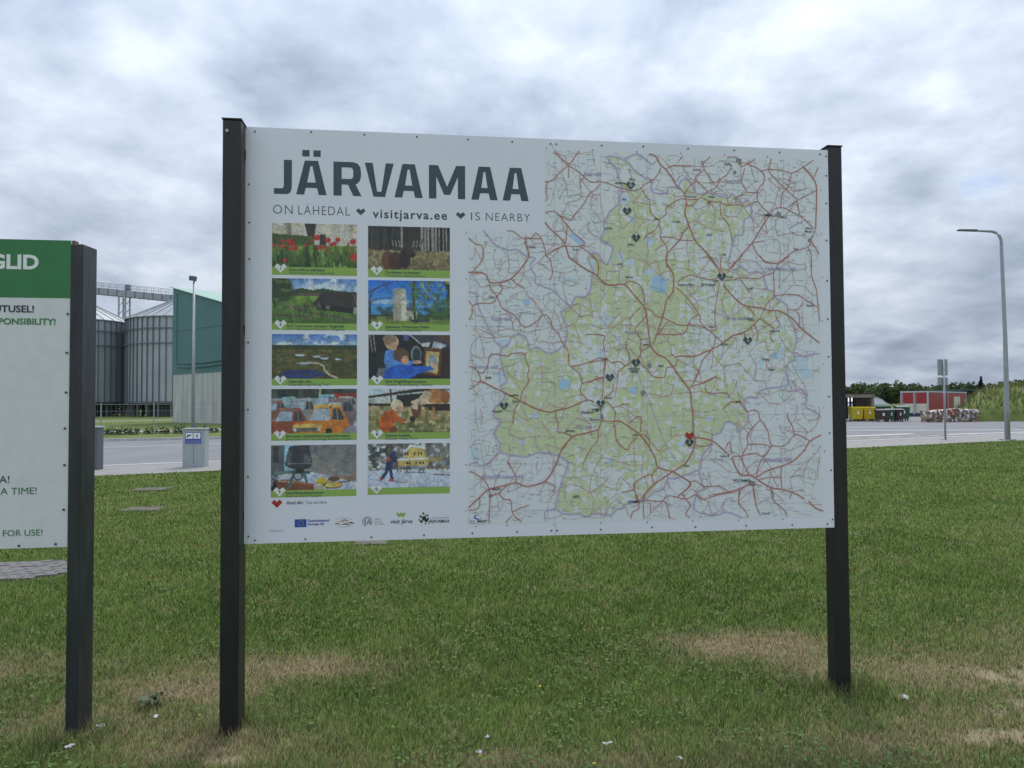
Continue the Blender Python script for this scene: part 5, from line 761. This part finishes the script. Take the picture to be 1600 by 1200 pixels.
for k in range(330):
    x = RNG.uniform(90, 300); y = RNG.uniform(285, 335); h = RNG.uniform(6.0, 10.0)*(1+.12*(x > 200)); cs.append((x, y, h*.55)); rs_.append((RNG.uniform(2.2, 3.8), 2.5, h*.5))
leaves('forest_edge', cs, rs_, 190, .75, (.075, .105, .045), 'distant wood of mixed trees along the horizon at right', 'forest')
sp_t = thing('spruce_tree', (193, 296, 0), 0, 'dark pointed spruce rising above the distant wood', 'tree'); MB().tube([(0, 0, 0), (0, 0, 11.5)], [.22, .03], 6).build('trunk', mat('bark', (.08, .06, .045), .9), sp_t)
P_ = []; 
for k in range(900): h = RNG.random()**.8; rr_ = (1-h)*2.6*RNG.uniform(.4, 1); a = RNG.uniform(0, 6.28); P_.append((rr_*math.cos(a), rr_*math.sin(a), 1.5+h*10.2-rr_*.3))
P_ = np.array(P_); n_ = len(P_); d = RNG.normal(size=(n_, 3)); d[:, 2] *= .4; e_ = RNG.normal(size=(n_, 3)); V = np.stack([P_-d*.22, P_+e_*.2, P_+d*.22, P_-e_*.2], 1).reshape(-1, 3); cr_ = numpy_mesh('crown', V, np.arange(4*n_).reshape(-1, 4), M_leaf, np.tile(np.array([.018, .035, .02]), (4*n_, 1)), sp_t)
cs = [(x, 39.0+(x+19)*.77+RNG.uniform(-.4, .8), .12) for x in np.linspace(-24, -13, 60)]; leaves('fence_weeds', cs, [(.2, .2, RNG.uniform(.15, .4)) for _ in cs], 50, .07, (.08, .11, .04), 'low scrubby weeds along the mesh fence', 'weeds')
cs = [(x, 122+RNG.uniform(-2, 2), 1.2) for x in np.linspace(-90, -38, 50)]; leaves('dark_hedge', cs, [(1.2, 1, 1.3) for _ in cs], 110, .35, (.035, .055, .022), 'dark hedge seen beneath the raised silos', 'hedge')
# ================================================================== lawn furniture: slabs, pavers, litter
M_slab = mat('slab_concrete', (.095, .09, .07), .9, var=.2, scale=9)
for (x, y, a, b, lab) in ((-6.55, 13.1, .30, .22, 'long concrete cover slab sunk in the lawn, farther of two near the road'), (-5.42, 10.6, .28, .2, 'concrete cover slab sunk in the lawn, nearer of two at left'), (-1.55, 7.95, .18, .14, 'small concrete cover slab just below the map board')):
    t_ = thing('cover_slab', (x, y, 0), R(6), lab, 'slab', 'cover slabs in the lawn'); MB().box(-a, a, -b, b, .0, .016).build('slab', M_slab, t_, bevel=.006)
pp = thing('paved_patch', (-4.75, 6.62, 0), R(12), 'oval patch of grey block paving in the grass under the rules sign', 'paving'); pm = None; M_pv = mat('paver', (.15, .142, .138), .9, var=.18, scale=12)
for r_ in range(-5, 6):
    for c_ in range(-9, 10):
        x, y = c_*.105+(.05 if r_ % 2 else 0), r_*.085
        if (x/.8)**2+(y/.42)**2 > 1: continue
        if pm is None: o = MB().box(-.049, .049, -.039, .039, 0, .022).build('paver', M_pv, pp); pm = o.data
        else: o = bpy.data.objects.new('paver', pm); link(o, pp)
        o.location = (x, y, RNG.uniform(-.004, .004)); o.rotation_euler = (0, 0, RNG.uniform(-.02, .02))
M_paper = mat('litter_paper', (.50, .50, .52), .7, var=.06)
for (x, y, s_, rz_, lab) in ((.41, 3.20, .055, .4, 'crumpled white paper scrap in the grass, right of centre front'), (1.98, 3.68, .06, 1.2, 'white scrap on the straw beside the right post'), (.70, 3.07, .03, 2, 'tiny white scrap at the very front of the lawn'), (-.12, 3.27, .03, .9, 'small white scrap left of the centre front'), (-.15, 3.13, .04, 2.6, 'flat white scrap in the front middle of the lawn'), (-1.93, 3.40, .05, .3, 'crumpled scrap near the rules sign post'), (-1.72, 3.50, .045, 1.8, 'crumpled scrap between the two left posts'), (-1.95, 3.2, .05, .9, 'pale scrap in the dry grass at lower left')):
    bm = bmesh.new(); bmesh.ops.create_grid(bm, x_segments=4, y_segments=3, size=1)
    for v in bm.verts: v.co = Vector((v.co.x*s_*.36, v.co.y*s_*.2, .03+RNG.uniform(-.35, .35)*s_*.35))
    bmesh.ops.solidify(bm, geom=bm.faces, thickness=.0008); me = bpy.data.meshes.new('paper_scrap'); bm.to_mesh(me); bm.free(); me.materials.append(M_paper); o = link(bpy.data.objects.new('paper_scrap', me)); o.location = (x, y, 0); o.rotation_euler = (0, 0, rz_); tag(o, lab, 'litter', 'paper litter')
wd_ = thing('weed_rosette', (-1.83, 3.68, 0), 0, 'flattened half-dry weed rosette between the two left posts', 'weed'); M_w1 = mat('weed_green', (.055, .085, .03), .7, var=.2, scale=20); M_w2 = mat('weed_dry', (.13, .085, .05), .8, var=.2, scale=20)
for k in range(26):
    a = k*.41+RNG.uniform(-.2, .2); l_ = RNG.uniform(.05, .10); d = Vector((math.cos(a), math.sin(a), 0)); n_ = Vector((-d.y, d.x, 0)); q = []
    for t_, w_, z_ in ((0, .003, .02), (.35, .007, .045), (.7, .008, .05), (1, .001, .03)): q += [d*l_*t_+n_*w_+Vector((0, 0, z_)), d*l_*t_-n_*w_+Vector((0, 0, z_+.004))]
    MB().add(q, [(0, 1, 3, 2), (2, 3, 5, 4), (4, 5, 7, 6)]).build('leaf', M_w2 if k % 3 == 0 else M_w1, wd_)
# ================================================================== mown grass, blade by blade
def scatter(n, y0, y1, half):
    y = y0*(y1/y0)**RNG.random(n); x = RNG.uniform(-1, 1, n)*(y*.76+half); k = (y < edge_y(x)-.05); return x[k], y[k]
def not_on(x, y):
    k = ((x+4.75)/.8)**2+((y-6.62)/.42)**2 > .92
    for cx, cy, a, b in ((-6.55, 13.1, .27, .18), (-5.42, 10.6, .25, .16), (-1.55, 7.95, .16, .12)): k &= ~((abs(x-cx) < a) & (abs(y-cy) < b))
    return k
def lawn_blades(name, n, y0, y1, half, hmin, hmax, wmin, wmax, label):
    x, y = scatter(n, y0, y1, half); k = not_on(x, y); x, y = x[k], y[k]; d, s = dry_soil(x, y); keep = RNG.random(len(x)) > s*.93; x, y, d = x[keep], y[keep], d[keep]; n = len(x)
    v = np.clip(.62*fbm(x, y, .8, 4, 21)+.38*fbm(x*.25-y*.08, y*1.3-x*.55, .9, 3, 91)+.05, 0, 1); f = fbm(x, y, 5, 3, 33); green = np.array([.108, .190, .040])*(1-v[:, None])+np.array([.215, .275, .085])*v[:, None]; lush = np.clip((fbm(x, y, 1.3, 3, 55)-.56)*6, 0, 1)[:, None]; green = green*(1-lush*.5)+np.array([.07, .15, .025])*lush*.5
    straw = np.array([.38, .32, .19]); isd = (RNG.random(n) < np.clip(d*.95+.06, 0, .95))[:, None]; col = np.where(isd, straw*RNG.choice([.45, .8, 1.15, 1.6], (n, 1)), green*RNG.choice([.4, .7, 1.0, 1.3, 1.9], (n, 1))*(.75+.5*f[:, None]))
    h = RNG.uniform(hmin, hmax, n)*(1-.45*d)*(.7+.6*f)
    for cx, cy in ((-1.31, 3.40), (1.76, 3.88), (-2.02, 3.38)): h *= 1+1.7*np.exp(-(((x-cx)/.17)**2+((y-cy)/.14)**2))
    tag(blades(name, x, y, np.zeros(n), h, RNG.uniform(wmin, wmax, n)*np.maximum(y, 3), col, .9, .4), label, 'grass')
lawn_blades('short_grass', 980000, 2.2, 27, .7, .020, .046, .00075, .0015, 'short mown lawn with dry patches around the sign posts')
# clover and small broad-leaved weeds in the turf
n = 26000; x, y = scatter(n, 2.6, 11, .5); cl_ = fbm(x, y, 1.1, 3, 140)*.6+fbm(x, y, 4, 2, 150)*.4; k = (cl_ > .55) & not_on(x, y); x, y = x[k], y[k]; n = len(x); a = RNG.uniform(0, 6.28, n); r_ = RNG.uniform(.005, .011, n)*(1+y*.05)
ctr = np.stack([x, y, RNG.uniform(.020, .036, n)], 1); d1 = np.stack([np.cos(a)*r_, np.sin(a)*r_, RNG.uniform(-.4, .4, n)*r_], 1); d2 = np.stack([-np.sin(a)*r_*.8, np.cos(a)*r_*.8, RNG.uniform(-.4, .4, n)*r_], 1)
col = np.array([.095, .165, .045])*RNG.uniform(.6, 1.4, (n, 1)); yl = RNG.random(n) < .004; col[yl] = (.6, .5, .05)
tag(numpy_mesh('clover', np.stack([ctr-d1, ctr+d2, ctr+d1, ctr-d2], 1).reshape(-1, 3), np.arange(4*n).reshape(-1, 4), M_leaf, np.repeat(col, 4, 0)), 'low clover and broad-leaved weeds scattered through the lawn', 'clover', kind='stuff')
